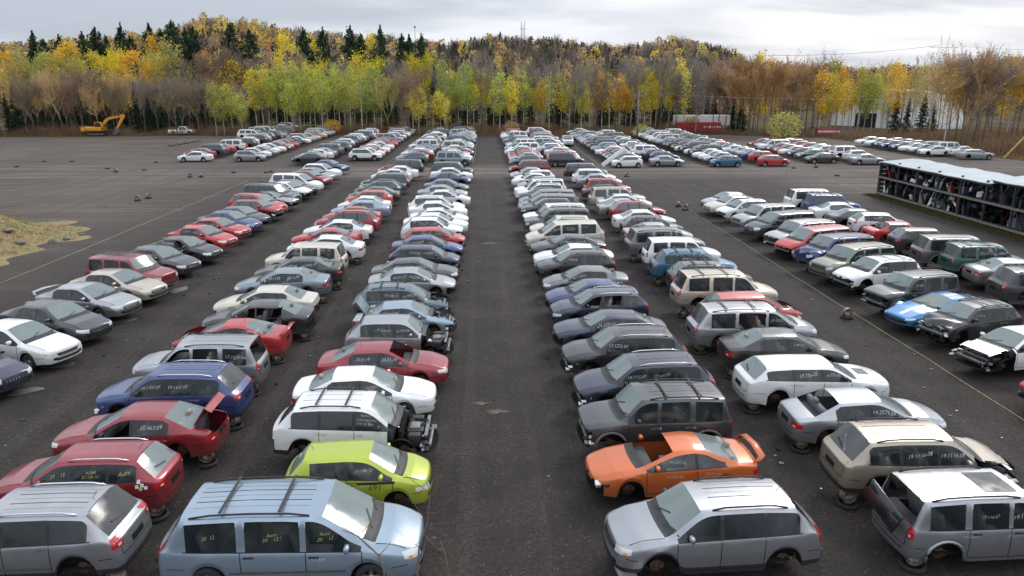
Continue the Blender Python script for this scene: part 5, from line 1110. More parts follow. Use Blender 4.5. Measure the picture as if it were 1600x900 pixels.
row('D', [(13.3, CR, 'silver', ['norails2', 'bars', 'tint'], 'with slatted grille', []), (16.3, CP, 'orange', ['nowind', 'nofront', 'spoiler'], 'missing its windshield', ['19.1221.06']), (19.1, BX, 'dark grey', ['nofront', 'bars2'], 'with roof bars', ['']), (22.1, CR, 'navy', ['silverrails', 'nofront'], 'with silver roof rails', ['19.1115.07', '17.1417.09']), (24.9, CR, 'black', ['silverrails', 'nofront'], 'with red tail lamps', ['17.1225.07']), (27.6, S_, 'navy', ['nofront'], 'with open nose', ['16.1257.07']), (30.3, WG, 'navy', ['nofrontglass', 'nomidglass', 'silverrails'], 'with missing side windows', ['']), (33.0, CS, 'blue', ['nofront'], ''), (35.7, CS, 'grey', [], 'with red tail lamp', ['17.1250.11']), (38.4, WG, 'black', ['nofront'], 'with pale bonnet edge', ['17.845.05']), (41.2, S_, 'white', [], 'with angular nose'), (44.0, S_, 'dark grey', ['nofront'], ''), (47.0, MV, 'cream', [], 'with long dark windows'), (49.8, CR, 'cream', ['nofront'], ''), (52.5, LS, 'dark grey', [], ''), (55.1, LS, 'white', ['nofront'], ''), (57.8, WG, 'dark grey', [], ''), (60.4, MV, 'grey', [], ''), (63.0, MV, 'grey green', [], ''), (65.6, S_, 'slate', [], ''), (68.2, CR, 'white', [], ''), (70.8, LS, 'white', [], ''), (73.4, WG, 'silver', [], ''), (76.0, CS, 'white', [], ''), (78.6, WG, 'white', [], ''), (81.2, CS, 'silver', [], ''), (83.8, CP, 'yellow', [], ''), (86.4, LS, 'dark red', [], '')])
row('E', [(14.2, BX, 'silver', ['norearglass', 'sunroof', 'paintclad', 'darkhandles', 'fwheels'], 'with hanging rear glass', ['19.116.07', '19.116.07']), (17.0, CR, 'champagne', ['norails2', 'notail', 'nofender'], 'with grey bumper', ['19.1116-08', '19.1116-08']), (19.2, S_, 'silver', ['norearglass'], 'with shattered rear window', ['19.2079.08']), (22.0, LW, 'white', ['scoop', 'notail'], 'with bonnet scoop', ['19.776-05', '19.776-05']), (24.9, S_, 'black', [], 'with tall tail lamps', ['17.887.05']), (27.2, MV, 'silver', ['slide', 'bars2'], 'with side door open', ['19.1312.1']), (29.8, WG, 'salmon red', ['nofront', 'nohood', 'norails'], 'with open engine bay', []), (32.1, LS, 'beige', ['bars2'], 'with roof bars', []), (35.0, WG, 'dark grey', ['bars2'], ''), (37.4, CR, 'teal blue', ['bars2'], 'with clear tail lamps'), (40.2, BX, 'white', ['norails'], ''), (43.0, LS, 'grey', [], 'with round tail lamps'), (45.6, S_, 'silver', [], ''), (48.3, WG, 'black', ['nofront'], ''), (51.0, S_, 'white', ['nofront', 'nohood'], ''), (53.7, WG, 'dark red', [], ''), (56.4, S_, 'silver', [], ''), (59.2, S_, 'white', [], ''), (62.0, LS, 'beige', [], ''), (65.0, S_, 'dark grey', ['nofront'], ''), (68.0, BX, 'red', [], ''), (71.0, S_, 'silver', [], ''), (74.0, CR, 'white', ['nofront'], ''), (77.0, LS, 'black', [], '')])
row('F', [(21.9, CP, 'red', ['nofront'], 'cut by the picture edge', []), (24.9, S_, 'white', ['nofront', 'nofender'], 'with torn bumper', []), (28.0, WG, 'black', ['crumple', 'nofront', 'bars2'], 'with crumpled front', ['19.1217.13']), (30.9, SP, 'bright blue', ['stripe'], 'with white stripes', []), (33.3, BX, 'dark grey', ['nofront'], 'with bare nose', ['20.1001']), (36.2, CR, 'white', ['nofront', 'bars2', 'tint'], 'with black roof bars', ['20.1001.09']), (39.4, LS, 'grey green', [], 'with amber lamps'), (42.0, LS, 'blue', ['crumple'], 'with smashed windshield'), (44.8, MV, 'red', ['nofront'], ''), (47.8, LS, 'silver', ['nofront'], ''), (50.4, MV, 'dark grey', [], ''), (53.0, LS, 'silver', [], ''), (55.4, WG, 'white', ['nofront'], ''), (57.8, S_, 'cream', [], ''), (60.2, S_, 'silver', [], '')])
row('G', [(30.2, WG, 'white', [], 'cut by the picture edge', []), (33.0, MV, 'dark grey', ['bars2'], 'with curved rear'), (36.2, S_, 'silver', ['nofront'], ''), (39.2, BX, 'dark green', ['bars2'], 'with square windows'), (42.6, LS, 'grey', [], ''), (45.6, WG, 'dark grey', ['norails'], ''), (48.6, S_, 'red', ['norearglass'], 'with open rear window'), (51.6, HB, 'white', [], 'with blue rear'), (54.4, S_, 'dark grey', [], ''), (57.2, S_, 'white', [], ''), (60.0, BX, 'blue', ['bars2'], ''), (62.8, LS, 'white', [], '')])
KW = {'SUV': 'SUV', 'sedan': 'sedan', 'coupe': 'coupe', 'hatchback': 'hatchback', 'wagon': 'station wagon', 'minivan': 'minivan', 'pickup': 'pickup truck'}
stand_req = []
crnd = random.Random(5)
for c in cars:
    r, k, y, ty, col, opts, extra = c[:7]; wr = c[7] if len(c) > 7 else None
    fx, hd, yaw, rn_ = ROW[r]; p = TYPES[ty]
    zu0 = 0 if 'wheels' in opts else .10 if 'fwheels' in opts else .21
    y = Y_roof(ROOF[r][k-1], KS*(p['H']-.02+(.12 if 'rack' in opts else 0))+zu0, fx-hd*p['L']*KS/2)-p['W']*KS*.85-abs(math.sin(yaw))*1.1
    KS_ = 1.02 if (r == 'C' and k == 1) else .97 if r == 'A' else KS
    if KS_ > 1: y = Y_roof(ROOF[r][k-1], KS_*p['H'], fx-2.6)-p['W']*KS_*.85
    lod = 0 if y < 47 else 1 if y < 66 else 2
    opts = list(opts)
    if lod >= 1: opts = [o for o in opts if o in ('nofront', 'wheels', 'rack', 'bars2', 'spoiler', 'trunk')]
    if lod >= 2: opts = [o for o in opts if o in ('nofront',)]
    yw = yaw+crnd.uniform(-.03, .03)*(1 if y < 28 else 1.9); rz = (0 if hd > 0 else math.pi)+yw
    jx = crnd.uniform(-.25, .2)*(y > 20)
    L2 = p['L']*KS_/2; cx = fx-hd*(L2*math.cos(yw))+jx*hd; cy = y+p['W']*KS_/2+abs(math.sin(yaw))*1.1
    if 'wheels' in opts: zu = 0
    elif 'fwheels' in opts: zu = .10
    else: zu = .20+crnd.uniform(-.03, .06)
    cv = PC[col]; v = crnd.uniform(.9, 1.08); cv = tuple(min(.82, q*v) for q in cv)
    lab = f'{col} {KW[p["kind"]]}{" "+extra if extra else ""}, {ORD[k]} car in {rn_}'
    root = make_car(ty, opts, lod, (cx, cy), rz, cv, lab, 'salvage cars parked in rows', zu, met=MET.get(col, .2), ks=KS_, roll=crnd.uniform(-.02, .02) if 'wheels' not in opts else 0)
    near = -1 if hd > 0 else 1
    if lod == 0:
        key = (ty, tuple(sorted(opts)), 0); I = P_info[key][1]; P_ = crnd
        if wr is None: wr = [f'{crnd.choice((16, 17, 19, 20))}.{crnd.randint(200, 2300)}.{crnd.randint(4, 14):02d}' for _ in range(2)]
        wl = I['wins']
        for q, s in enumerate(wr[:len(wl)]):
            if not s: continue
            a, b_ = wl[q]; xm = (a+b_)/2-(.18 if q == 0 else 0); zm_ = (I['sh'](xm)+p['H'])/2-.06
            if 'Chib' in s: zm_ += .03
            if ('nofrontglass' in opts and q == 0): a, b_ = wl[-1]; xm = (a+b_)/2
            write_on(root, key, s, xm, zm_, .10 if '\n' in s else (.125 if y < 30 else .15)*crnd.choice((.8, .95, 1.1, 1.25)), near, 'yellowm' if (ty == MV and r == 'C') or (ty == WG and r == 'B') else 'white', tilt=crnd.uniform(-.1, .16))
    if lod == 0 and y < 30 and wr != []:   # numbers scrawled on the bodywork too
        s = (wr[0] if wr and '.' in wr[0] and '\n' not in wr[0] else f'19.{crnd.randint(300, 2200)}'); mm = 'blackd2' if col in ('white',) else 'white'
        for xx in ((.15, -.85) if p['kind'] != 'minivan' else (.6,)): write_on(root, key, s, xx, I['sh'](xx)-.15, .10, near, mm, tilt=crnd.uniform(-.04, .06))
    stand_req.append((r, k, y, cx, cy, hd, p, lab.split(',')[0], rz, col, KW[p['kind']]))
    if r == 'C' and k == 2: GREEN = (root, (ty, tuple(sorted(opts)), 0))
    if r == 'E' and k == 1: LIB = root
    if r == 'B' and k == 2: VIBE = (root, (ty, tuple(sorted(opts)), 0))
    if r == 'E' and k in (2, 4): write_rear(root, (ty, tuple(sorted(opts)), 0), '19.1116-08' if k == 2 else '19.776.05', 1.32 if k == 2 else 1.22, .12)
# the green hatchback's black number and door stripe
g_, gk = GREEN; write_on(g_, gk, '691', .5, .775, .22, -1, 'blackd', 0, 'door_number'); dr, I = P_info[gk]; mb = MB()
dr.grid(lambda u, v: Vector((-.9+u*1.9, -3, .905+.0*u+(v-.5)*.035*(1+u))), Vector((0, 1, 0)), 14, 1, mb, 'blackd', .008); dr.grid(lambda u, v: Vector((-.9+u*.9, -3, .86+(v-.5)*.015)), Vector((0, 1, 0)), 8, 1, mb, 'blackd', .008); mesh_obj('side_stripe', mb.mesh('stripe'), g_)
# stickers on the red wagon's corner
v_, vk = VIBE; dr, I = P_info[vk]
for k, (x, z, mm) in enumerate([(-1.62, 1.02, 'whitem'), (-1.70, .93, 'whitem'), (-1.58, .90, 'whitem'), (-1.66, .84, 'yellowm'), (-1.78, .86, 'whitem')]):
    mb = MB(); dr.grid(lambda u, v: Vector((x+(u-.5)*.08, 3, z+(v-.5)*.09)), Vector((0, -1, 0)), 1, 1, mb, mm, .01); mesh_obj('sticker', mb.mesh('sticker'), v_) if mb.f else None
# hanging rear glass of the silver boxy SUV
mb = MB(); mb.box(-.03, .03, -.62, .62, -.48, 0, 'tint', bev=.02); o = mesh_obj('rear_hatch_glass', mb.mesh('hatch'), LIB, (-2.33, -.05, 1.45)); o.rotation_euler = (.22, .3, .1)
# ---------------------------------------------------------------- far rows beyond the cross lane
FAR = [  # front x, heading, y0, y1, pitch, name, opening cars
 (-28.6, 1, 97, 149, 2.5, 'far row facing the second lane from the left', [(WG, 'silver', ['wheels']), (S_, 'white', []), (S_, 'silver', []), (CS, 'white', []), (S_, 'white', []), (S_, 'dark red', []), (CS, 'silver', [])]),
 (-39.8, -1, 97, 141, 2.55, 'leftmost far row', [(S_, 'white', ['wheels']), (CS, 'dark red', []), (LS, 'dark grey', []), (S_, 'navy', []), (CS, 'red', []), (LS, 'white', []), (S_, 'red', []), (MV, 'dark grey', [])]),
 (-39.6, 1, 135, 162, 3.0, 'leftmost rear block', [(MV, 'white', ['wheels']), (S_, 'silver', []), (LS, 'silver', []), (LS, 'white', [])]),
 (-24.0, -1, 92, 146, 2.5, 'far row left of the third lane', [(S_, 'black', []), (CS, 'silver blue', []), (S_, 'white', []), (CS, 'silver', []), (LS, 'grey', [])]),
 (-13.7, 1, 97.5, 149, 2.5, 'far row facing the third lane', [(CR, 'white', ['wheels']), (CS, 'white', []), (S_, 'red', []), (S_, 'white', []), (S_, 'silver', [])]),
 (-11.2, -1, 91.0, 144, 2.5, 'far row two left of the centre lane', [(WG, 'slate', []), (CS, 'silver', []), (S_, 'dark red', []), (S_, 'white', []), (CS, 'silver', []), (S_, 'grey', [])]),
 (-1.9, 1, 91.0, 144, 2.5, 'far row left of the centre lane', [(LS, 'silver blue', ['wheels']), (S_, 'white', []), (CS, 'white', []), (S_, 'silver', []), (S_, 'dark red', []), (CS, 'white', [])]),
 (2.6, -1, 89.3, 144, 2.5, 'far row right of the centre lane', [(WG, 'slate', ['wheels']), (S_, 'silver', []), (S_, 'red', []), (S_, 'dark red', []), (CS, 'black', []), (S_, 'white', []), (MV, 'white', [])]),
 (11.8, 1, 89.5, 141, 2.5, 'far row two right of the centre lane', [(LS, 'navy', ['wheels']), (S_, 'silver', []), (S_, 'red', []), (CS, 'dark grey', []), (S_, 'white', []), (S_, 'blue', [])]),
 (14.9, -1, 88.5, 142, 2.5, 'far row facing the white pickup', [(HB, 'white', ['wheels']), (S_, 'grey', []), (CS, 'slate', []), (S_, 'dark grey', []), (CS, 'dark red', []), (S_, 'white', [])]),
 (24.0, 1, 89.5, 138, 2.5, 'far row behind the white pickup row', [(S_, 'silver', ['wheels']), (HB, 'blue', []), (WG, 'navy', []), (S_, 'silver', []), (MV, 'white', [])]),
 (27.0, -1, 88.8, 143, 2.5, 'far row before the utility pole', [(HB, 'teal blue', ['wheels']), (S_, 'silver', []), (CS, 'white', []), (S_, 'white', []), (LS, 'black', []), (CS, 'white', [])]),
 (36.8, 1, 89.2, 141, 2.5, 'far row of red and blue cars', [(HB, 'red', ['wheels']), (WG, 'red', []), (S_, 'blue', []), (CS, 'silver', []), (S_, 'silver', []), (S_, 'white', []), (S_, 'blue', []), (S_, 'red', [])]),
 (40.2, -1, 92.5, 114, 2.65, 'far right row facing left', [(S_, 'black', ['wheels']), (S_, 'slate', []), (S_, 'black', []), (S_, 'white', []), (S_, 'red', []), (S_, 'slate', []), (MV, 'white', [])]),
 (49.4, 1, 90.6, 116, 2.65, 'far right row facing right', [(S_, 'silver', ['wheels']), (HB, 'white', []), (LS, 'white', []), (HB, 'red', []), (S_, 'white', []), (S_, 'silver', []), (S_, 'red', [])]),
 (59.2, -1, 100, 119, 2.55, 'last row on the far right', [(S_, 'white', []), (S_, 'silver', []), (S_, 'white', []), (S_, 'navy', []), (S_, 'blue', []), (S_, 'navy', []), (S_, 'white', [])]),
 (67.0, 1, 96.3, 117, 2.65, 'last row beside the right bank', [(LW, 'silver', ['fwheels']), (S_, 'white', []), (LS, 'white', []), (MV, 'silver', []), (S_, 'white', []), (S_, 'slate', []), (S_, 'navy', [])])]
fc = []
mixc_ = ['white']*9+['silver']*9+['grey']*3+['dark grey']*3+['black']*3+['red']*2+['dark red']*2+['blue', 'navy', 'slate', 'silver blue', 'beige', 'light blue']
for ri, (fx, hd, y0, y1, pt, nm, op) in enumerate(FAR):
    y = y0; k = 0
    while y < y1:
        if k < len(op): ty, col, o = op[k]
        else: ty = crnd.choice([S_, CS, S_, CS, S_, HB, WG, CR, LS, MV]); col = crnd.choice(mixc_); o = []
        fc.append([ri, k+1, y, ty, col, o]); y += pt+crnd.uniform(-.12, .12); k += 1
fc.sort(key=lambda a: a[2]); n_ind = 300-len(cars)-2
VV = []; FF = []; CC = []; MI = []; off = 0
for q, (ri, k, y, ty, col, o) in enumerate(fc):
    fx, hd, y0, y1, pt, nm, op = FAR[ri]; p = TYPES[ty]; yw = crnd.uniform(-.04, .04); rz = (0 if hd > 0 else math.pi)+yw; cx = fx-hd*p['L']*KS/2+crnd.uniform(-.3, .2)*(k > 1); cy = y+p['W']*KS/2
    cv = np.array(PC[col])*crnd.uniform(.9, 1.08); cv = np.minimum(cv, .82)
    if q < n_ind:
        lod = 1 if k == 1 else 2
        if k > 1: o = []
        make_car(ty, o, lod, (cx, cy), rz, tuple(cv), f'{col} {KW[p["kind"]]}, {ORD[k]} car in the {nm}', 'salvage cars parked in rows', 0 if o else .2, met=MET.get(col, .2))
    else:
        kk = ('st', ty)
        if kk not in _p:
            co, polys, mi, I = cage(p, 1); tri = []; lut = {PAINT: 0, WIND: 1, REAR: 1, SIDE: 2, TRIM: 3, UNDER: 3, CLAD: 3}; ms = []
            for f, m_ in zip(polys, mi):
                f = list(f)
                if len(f) == 4: tri.append(f); ms.append(lut[m_])
            _p[kk] = (co, np.array(tri), np.array(ms))
        co, tri, ms = _p[kk]; cs, sn = math.cos(rz), math.sin(rz); co = co*KS; v = np.stack([co[:, 0]*cs-co[:, 1]*sn+cx, co[:, 0]*sn+co[:, 1]*cs+cy, co[:, 2]+.2], 1)
        VV.append(v); FF.append(tri+off); off += len(v); MI.append(ms); CC.append(np.repeat(cv[None], len(v), 0))
if VV:
    me = np_mesh('distant_cars', np.concatenate(VV), np.concatenate(FF), ['paintv', 'wind0', 'side0', 'under'], col=np.concatenate(CC), mi=np.concatenate(MI)); me.polygons.foreach_set('use_smooth', [True]*len(me.polygons))
    tag(mesh_obj('distant_cars', me), 'mass of small parked cars at the far end of the rows', 'cars', None, 'stuff')
# two driven vehicles
make_car(PK, ['wheels'], 1, (-59, 148.2), 0, (.8, .8, .79), 'white pickup truck parked alone at the far left forest edge', 'driven vehicles', 0)
make_car(PK, ['wheels'], 1, (12.9, 121), -math.pi/2, (.8, .8, .79), 'white pickup truck standing in the far lane facing the camera', 'driven vehicles', 0)

# ---------------------------------------------------------------- wheel rim stands
def stand_parts():
    a = MB(); a.lathe([(.19, -.0), (.20, .10), (.25, .13), (.29, .12), (.31, .06), (.29, .0), (.19, 0)], 'tyre', 22, axis='z')
    u = MB(); u.lathe([(.20, -.10), (.215, -.09), (.185, -.05), (.18, .05), (.215, .09), (.20, .10), (.17, .06), (.165, -.04), (.12, .0), (.05, .01), (.045, .04), (.001, .04)], 'rust2', 22)
    return a.mesh('flat_tyre'), u.mesh('upright_rim')
M['rust2'] = simple('rusty_wheel_steel', (.30, .25, .20), .6, .5, .6, 9)
ST = stand_parts()
def stand(x, y, rz, label, group, up=True):
    r = thing('rim_stand', label, 'wheel rim', (x, y, 0), rz, group); r.scale = (.88, .88, .88); mesh_obj('flat_tyre', ST[0], r)
    if up: mesh_obj('upright_rim', ST[1], r, (0, 0, .31))
for (r, k, y, cx, cy, hd, p, lb, rz, col, kw) in stand_req:
    if y > 46 or p['kind'] == 'pickup': continue
    for end in (-1, 1):
        if r in ('B', 'E', 'G') and end == 1: continue
        dx_ = KS*(end*(p['L']/2-.75) if end == -1 else end*(p['L']/2-1.1))
        if r in ('B', 'E') and end == -1: dx_ = -KS*(p['L']/2-.42)
        yy = (-.45*hd if r in ('B', 'E') else .15*hd); X = cx+dx_*math.cos(rz)-yy*math.sin(rz); Y = cy+dx_*math.sin(rz)+yy*math.cos(rz)
        if 'minivan' in lb and r == 'C': continue
        if r == 'A' and end == 1: continue
        stand(X, Y, crnd.uniform(-.6, .6)+(0 if r in 'BE' else 1.2), f'rim stand below {"rear" if end < 0 else "front"} of {col} {kw}, {ORD[k]} in {ROW[r][3]}', 'rim stands under the cars')
for n_, (x, y, up, lb) in enumerate([(1323, 497, 1, 'rusty rim stand alone on the lane beside the yellow rope'), (1060, 323, 1, 'dark rim stand alone left of the far rope end'), (1071, 328, 1, 'rim stand standing on the far end of the yellow rope'), (979, 276, 1, 'single rim on the cross lane behind the centre rows'), (1291, 309, 1, 'rim stand behind the rightmost near row'),
    (215, 314, 1, 'left one of a pair of rim stands in the open yard'), (232, 310, 1, 'right one of a pair of rim stands in the open yard'), (181, 269, 1, 'upright rim alone in the open left yard'), (168, 264, 0, 'flat tyre beside the upright rim in the left yard'), (26, 261, 0, 'flat tyre at the far left of the open yard'), (69, 253, 0, 'flat tyre in the left yard, second from left edge'), (112, 253, 0, 'flat tyre in the open yard nearest the excavator'), (244, 254, 0, 'pale tyre left of the first white far sedan'), (225, 266, 0, 'flat tyre right of the upright rim in the left yard'), (365, 270, 0, 'flat tyre on the left cross lane'), (297, 277, 1, 'left of two upright rims on the left cross lane'), (314, 277, 1, 'right of two upright rims on the left cross lane'), (416, 270, 0, 'flat tyre before the white minivan row'), (424, 269, 1, 'upright rim before the white minivan row'), (284, 254, 0, 'flat tyre before the white sedan of the leftmost far row'), (1308, 275, 0, 'flat tyre on the right cross lane'), (1275, 262, 1, 'upright rim under the nose of the far black sedan'), (1240, 263, 0, 'flat tyre behind the far red hatchback')]):
    X, Y = gp(x, y); stand(X, Y, n_*1.3, lb, 'loose rims and tyres on the ground', bool(up))
for k in range(12):
    X, Y = gp(266+k*4.2, 229-k*.75); stand(X, Y, k, 'dark rim in the long line of rims before the far left rows', 'line of rims on the gravel', k % 3 == 0)
# flat bits lying by the left row
for n_, (x, y, s, lb) in enumerate([(87, 571, .62, 'grey flat panel lying beside the navy sedan'), (193, 502, .5, 'grey flat panel lying beside the dark grey sedan'), (278, 454, .62, 'grey flat panel lying beside the red boxy SUV'), (298, 430, .45, 'small flat panel behind the red boxy SUV'), (350, 399, .35, 'small flat panel beside the black sedan'), (40, 612, .5, 'pale flat panel at the left picture edge'), (395, 357, .3, 'little pale scrap beside the far blue sedan')]):
    X, Y = gp(x, y); mb = MB(); pts = [(math.cos(a)*s*(1+.2*math.sin(3*a+n_)), math.sin(a)*s*.55*(1+.25*math.cos(2*a+n_))) for a in [2*math.pi*q/11 for q in range(11)]]; nn = len(pts)
    mb.add([(a, c, .03) for a, c in pts]+[(a, c, .005) for a, c in pts], [tuple(range(nn)), tuple(range(2*nn-1, nn-1, -1))]+[(i, i+nn, (i+1) % nn+nn, (i+1) % nn) for i in range(nn)], 'grey_trim'); tag(mesh_obj('scrap_panel', mb.mesh('scrap'), None, (X, Y, 0), n_*.7), lb, 'scrap panel', 'flat scrap on the gravel')
# concrete beam under the nearest silver SUV
mb = MB(); mb.box(-.17, .17, -2.2, .4, 0, .18, 'concrete', bev=.02); X, Y = gp(972, 872, .18); tag(mesh_obj('concrete_beam', mb.mesh('beam'), None, (X, Y, 0), .08), 'pale concrete beam lying under the nose of the nearest silver SUV', 'beam')
# leaning yellow plank and wing panel
a = ray_z(1468, 246, 97); mb = MB(); mb.box(-.09, .09, -.03, .03, 0, 4.9, 'plk'if False else 'yellow_board', bev=.0) if 'yellow_board' in M else None
M['yellow_board'] = simple('yellow_board', (.52, .40, .14), .8); mb = MB(); mb.box(-.1, .1, -.03, .03, 0, 5.0, 'yellow_board'); o = mesh_obj('plank', mb.mesh('plank'), None, (69.3, 98, .05), 0); o.rotation_euler = (0, R(40), 0); tag(o, 'yellow plank leaning on the right bank', 'plank')
X, Y = gp(935, 268); mb = MB(); mb.box(-.25, .25, -.05, .05, 0, 3.4, 'fabric', bev=.04); o = mesh_obj('bumper_cover', mb.mesh('bc'), None, (13.4, 86.5, .5), 0); o.rotation_euler = (0, R(55), .2); tag(o, 'white bumper cover leaning up by the cross lane', 'bumper')

# ---------------------------------------------------------------- parts rack
def rack():
    r = thing('parts_rack', 'long open timber rack with pale metal roof full of salvaged car doors', 'storage rack', (35.6, 0, 0)); ya, yb, ys = 28, 65.7, 50.5
    for k, (a, b_, h) in enumerate(((ys, yb, 3.05), (ya, ys, 3.35))):
        mb = MB(); n = 12; V = []
        for i in range(n+1):
            y = a+(b_-a)*i/n; s = .05*math.sin(y*1.9)+.03*math.sin(y*4.1)
            V += [(-.55+.1*math.sin(y), y, h+s*.3), (2.5, y, h+.30+s), (2.5, y, h+.24+s), (-.55+.1*math.sin(y), y, h-.06+s*.3)]
        mb.add(V, [(i*4+j, i*4+(j+1) % 4, i*4+4+(j+1) % 4, i*4+4+j) for i in range(n) for j in range(4)]+[(0, 3, 2, 1), (n*4, n*4+1, n*4+2, n*4+3)], 'roofm'); mesh_obj('roof', mb.mesh('roof'), r)
        mb = MB(); mb.box(-.35, -.25, a, b_, h-.22, h-.05, 'plankd'); mesh_obj('fascia_beam', mb.mesh('beam'), r)
    y = ya
    while y < yb+.1:
        for x in (-.2, 2.6): mb = MB(); mb.box(x-.07, x+.07, y-.07, y+.07, 0, 3.2, 'plankd'); mesh_obj('post', mb.mesh('post'), r)
        y += 2.9
    for z in (.28, 1.72): mb = MB(); mb.box(-.28, 2.6, ya, yb, z-.06, z, 'plankd'); mb.box(-.34, -.28, ya, yb, z-.12, z+.03, 'wood'); mesh_obj('shelf', mb.mesh('shelf'), r)
    mb = MB()
    for k in range(9): mb.box(2.62, 2.68, ya, yb, .1+k*.36, .4+k*.36, 'plankd')
    mesh_obj('back_wall', mb.mesh('back'), r); mb = MB()
    for k in range(8): mb.box(-.35, 2.6, yb, yb+.06, .1+k*.38, .42+k*.38, 'plankd')
    mesh_obj('end_wall', mb.mesh('endw'), r)
    # three door shapes, copied
    protos = []
    for v in range(3):
        fr_ = MB(); top_ = [(0, 0), (1.05, 0), (1.08, .62), (.95, 1.18), (.35, 1.22), (.02, .62)] if v == 0 else [(0, 0), (.95, .04), (1.02, .6), (.98, 1.15), (.2, 1.2), (0, .62)] if v == 1 else [(0, .05), (.9, 0), (1.1, .55), (.7, 1.2), (.25, 1.2), (0, .6)]
        low_ = [q for q in top_ if q[1] < .8]; xs_ = sorted(q[0] for q in low_); fr_.prism([top_[0], top_[1], top_[2], top_[-1]], -.07, .07, 'tw')
        up = [top_[-1], top_[2], top_[3], top_[4]]
        for i in range(1, 4):
            a, b_ = Vector((up[i][0], 0, up[i][1])), Vector((up[(i+1) % 4][0], 0, up[(i+1) % 4][1])); fr_.tube([a, b_], .035, 'tw', 4)
        gl_ = MB(); gl_.add([(q[0], 0, q[1]) for q in up], [(0, 1, 2, 3)], 'side0'); protos.append((fr_.mesh('door_panel'), gl_.mesh('glass')))
    cl_ = [('black', (.012, .012, .014))]*11+[('white', (.72, .72, .71))]*3+[('silver', (.34, .35, .36))]*3+[('grey', (.07, .073, .078))]*7+[('red', (.35, .02, .02))]+[('blue', (.02, .05, .2))]
    sp_ = MB()
    for k in range(520):
        zz = crnd.choice((.3, 1.74)); y = crnd.uniform(38, 65.4); a = crnd.uniform(.05, .28); x = crnd.uniform(-.1, 1.6); z = zz+crnd.uniform(.05, .95)
        sp_.box(x-a*.3, x+a*.3, y-a, y+a, z-a*.4, z+a*.6, crnd.choice(['trim', 'under', 'grey_trim', 'trim', 'under', 'rust', 'steel', 'whitem', 'trim']), rot=Matrix.Rotation(crnd.uniform(0, 3), 3, Vector((crnd.random(), crnd.random(), crnd.random())).normalized()))
    tag(mesh_obj('loose_parts', sp_.mesh('loose_parts'), None, (35.6, 0, 0)), 'jumble of small dark salvaged parts piled on the rack shelves', 'scrap', None, 'stuff')
    for tier, z in (('lower', .3), ('upper', 1.74)):
        y = 65.2
        while y > 40:
            cn_, cc_ = crnd.choice(cl_); a, gl_ = crnd.choice(protos); lean = crnd.uniform(-.5, .5)
            o = thing('car_door', f'{cn_} salvaged car door standing on the {tier} shelf of the parts rack', 'car door', (35.6-.15+crnd.uniform(0, .5), y, z), R(crnd.uniform(-40, 75)), f'{cn_} doors on the {tier} rack shelf')
            d = mesh_obj('door_panel', a, o); d.color = (*cc_, 1); mesh_obj('window_glass', gl_, o); o.rotation_euler[0] = lean; o.scale = (1.05, 1, crnd.uniform(.92, 1.08)*(1.08 if tier == 'lower' else .98)); y -= crnd.uniform(.2, .5)
M['tw'] = tint_mat('door_paint', .4)
rack()
# chain-link fence behind the rack
fe = thing('wire_fence', 'low galvanised wire fence with posts behind the parts rack', 'fence', (47.5, 0, 0)); 
for k in range(12): mb = MB(); mb.tube([(0, 40+k*3.2, 0), (0, 40+k*3.2, 1.5)], .035, 'galv'); mesh_obj('post', mb.mesh('post'), fe)
mb = MB(); mb.tube([(0, 40, 1.48), (0, 75.2, 1.48)], .03, 'galv'); mesh_obj('top_rail', mb.mesh('rail'), fe)
A = []; B = []
for k in range(176):
    y = 40+k*.2; A.append((0, y, .05)); B.append((0, min(75.2, y+1.4), 1.45)); A.append((0, y, 1.45)); B.append((0, min(75.2, y+1.4), .05))
V, F = sticks(np.array(A), np.array(B), np.full(len(A), .006), np.full(len(A), .006)); mesh_obj('wire_mesh', np_mesh('wm', V, F, ['galv']), fe)
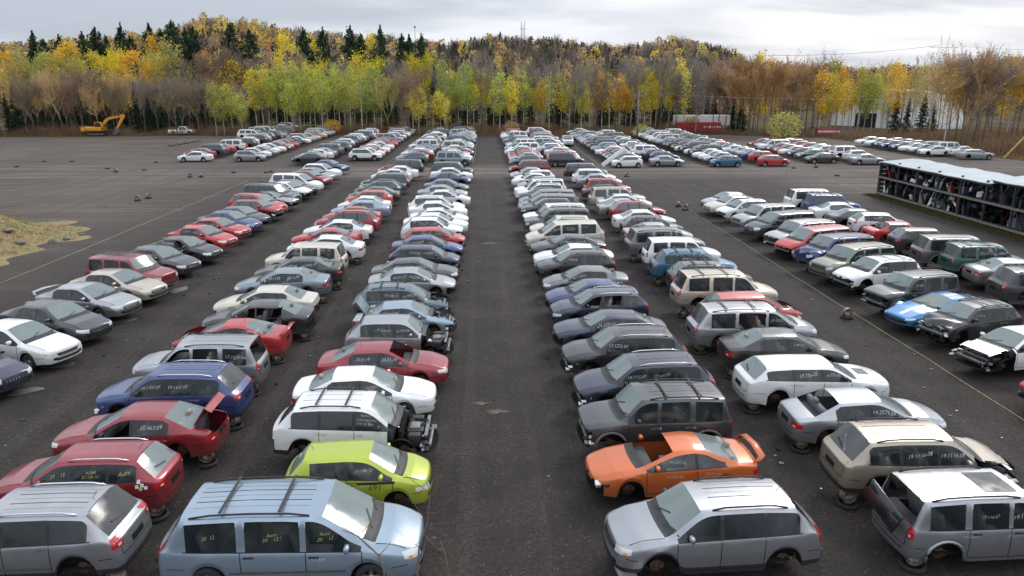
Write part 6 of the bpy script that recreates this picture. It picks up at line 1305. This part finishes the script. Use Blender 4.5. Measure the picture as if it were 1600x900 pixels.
# bare sapling tips in front of the camera
def sapling(pts_px, Y, label):
    X0, z0 = ray_z(*pts_px[0], Y); r = thing('sapling', label, 'sapling', (X0, Y, 0)); mb = MB(); P = [(X0*0, 0, 0)]
    for (x, y) in pts_px: X, z = ray_z(x, y, Y); P.append((X-X0, 0, z))
    mb.tube(P, .014, 'twb', 5, r2=.004)
    for k in range(2, len(P)-1):
        a = Vector(P[k]); 
        for s in (-1, 1): e = a+Vector((s*crnd.uniform(.12, .3), crnd.uniform(-.1, .1), crnd.uniform(.12, .35))); mb.tube([a, (a+e)/2+Vector((s*.03, 0, .02)), e], .005, 'twb', 4, r2=.002)
    mesh_obj('stem', mb.mesh('stem'), r)
M['twb'] = simple('sapling_bark', (.16, .11, .09), .9)
sapling([(600, 893), (592, 868), (560, 838), (535, 828)], 7.2, 'thin bare sapling tip curving left in front of the light blue minivan')
sapling([(652, 895), (655, 855), (668, 815), (672, 770), (668, 755)], 7.4, 'thin upright bare sapling in front of the minivan bonnet')
sapling([(700, 899), (697, 870), (688, 845)], 7.0, 'short bare twig at the lower edge of the lane')
print('cars', len(cars), 'far', len(fc), 'ind', n_ind, 'trees', tree_n, 'objects', len(bpy.data.objects))
# worn pale stains in the centre lane and litter between the rows
M['stain'] = simple('worn_gravel', (.10, .083, .068), .95, var=.5, scale=5)
for n_, (x, y, s) in enumerate([(752, 630, .25), (776, 643, .32), (764, 380, .5)]):
    X, Y = gp(x, y); pts = [(math.cos(a)*s*(1+.35*math.sin(3*a+n_)+.2*math.sin(7*a)), math.sin(a)*s*.4*(1+.4*math.cos(4*a+n_))) for a in [2*math.pi*q/28 for q in range(28)]]
    me = bpy.data.meshes.new('stain'); me.from_pydata([(a, c, .005) for a, c in pts], [], [tuple(range(28))]); me.materials.append(M['stain']); tag(mesh_obj('gravel_patch', me, None, (X, Y, 0)), 'pale worn patch on the centre lane', None, None, 'structure')
mb = MB()
for k in range(220):
    r = crnd.choice([-13.6, -6.9, -6.6, -1.0, 2.0, 8.2, 7.9, 14.2, 15.5, -14.3]); x = r+crnd.gauss(0, .35); y = crnd.uniform(12.5, 60); s = crnd.uniform(.015, .05)
    mb.box(x-s, x+s, y-s*crnd.uniform(.4, 2), y+s, .0, s*.7, crnd.choice(['trim', 'under', 'grey_trim', 'trim', 'rust', 'steel']), rot=Matrix.Rotation(crnd.uniform(0, 3), 3, 'Z'))
tag(mesh_obj('litter', mb.mesh('litter')), 'small broken car bits strewn on the gravel between the rows', 'litter', None, 'stuff')
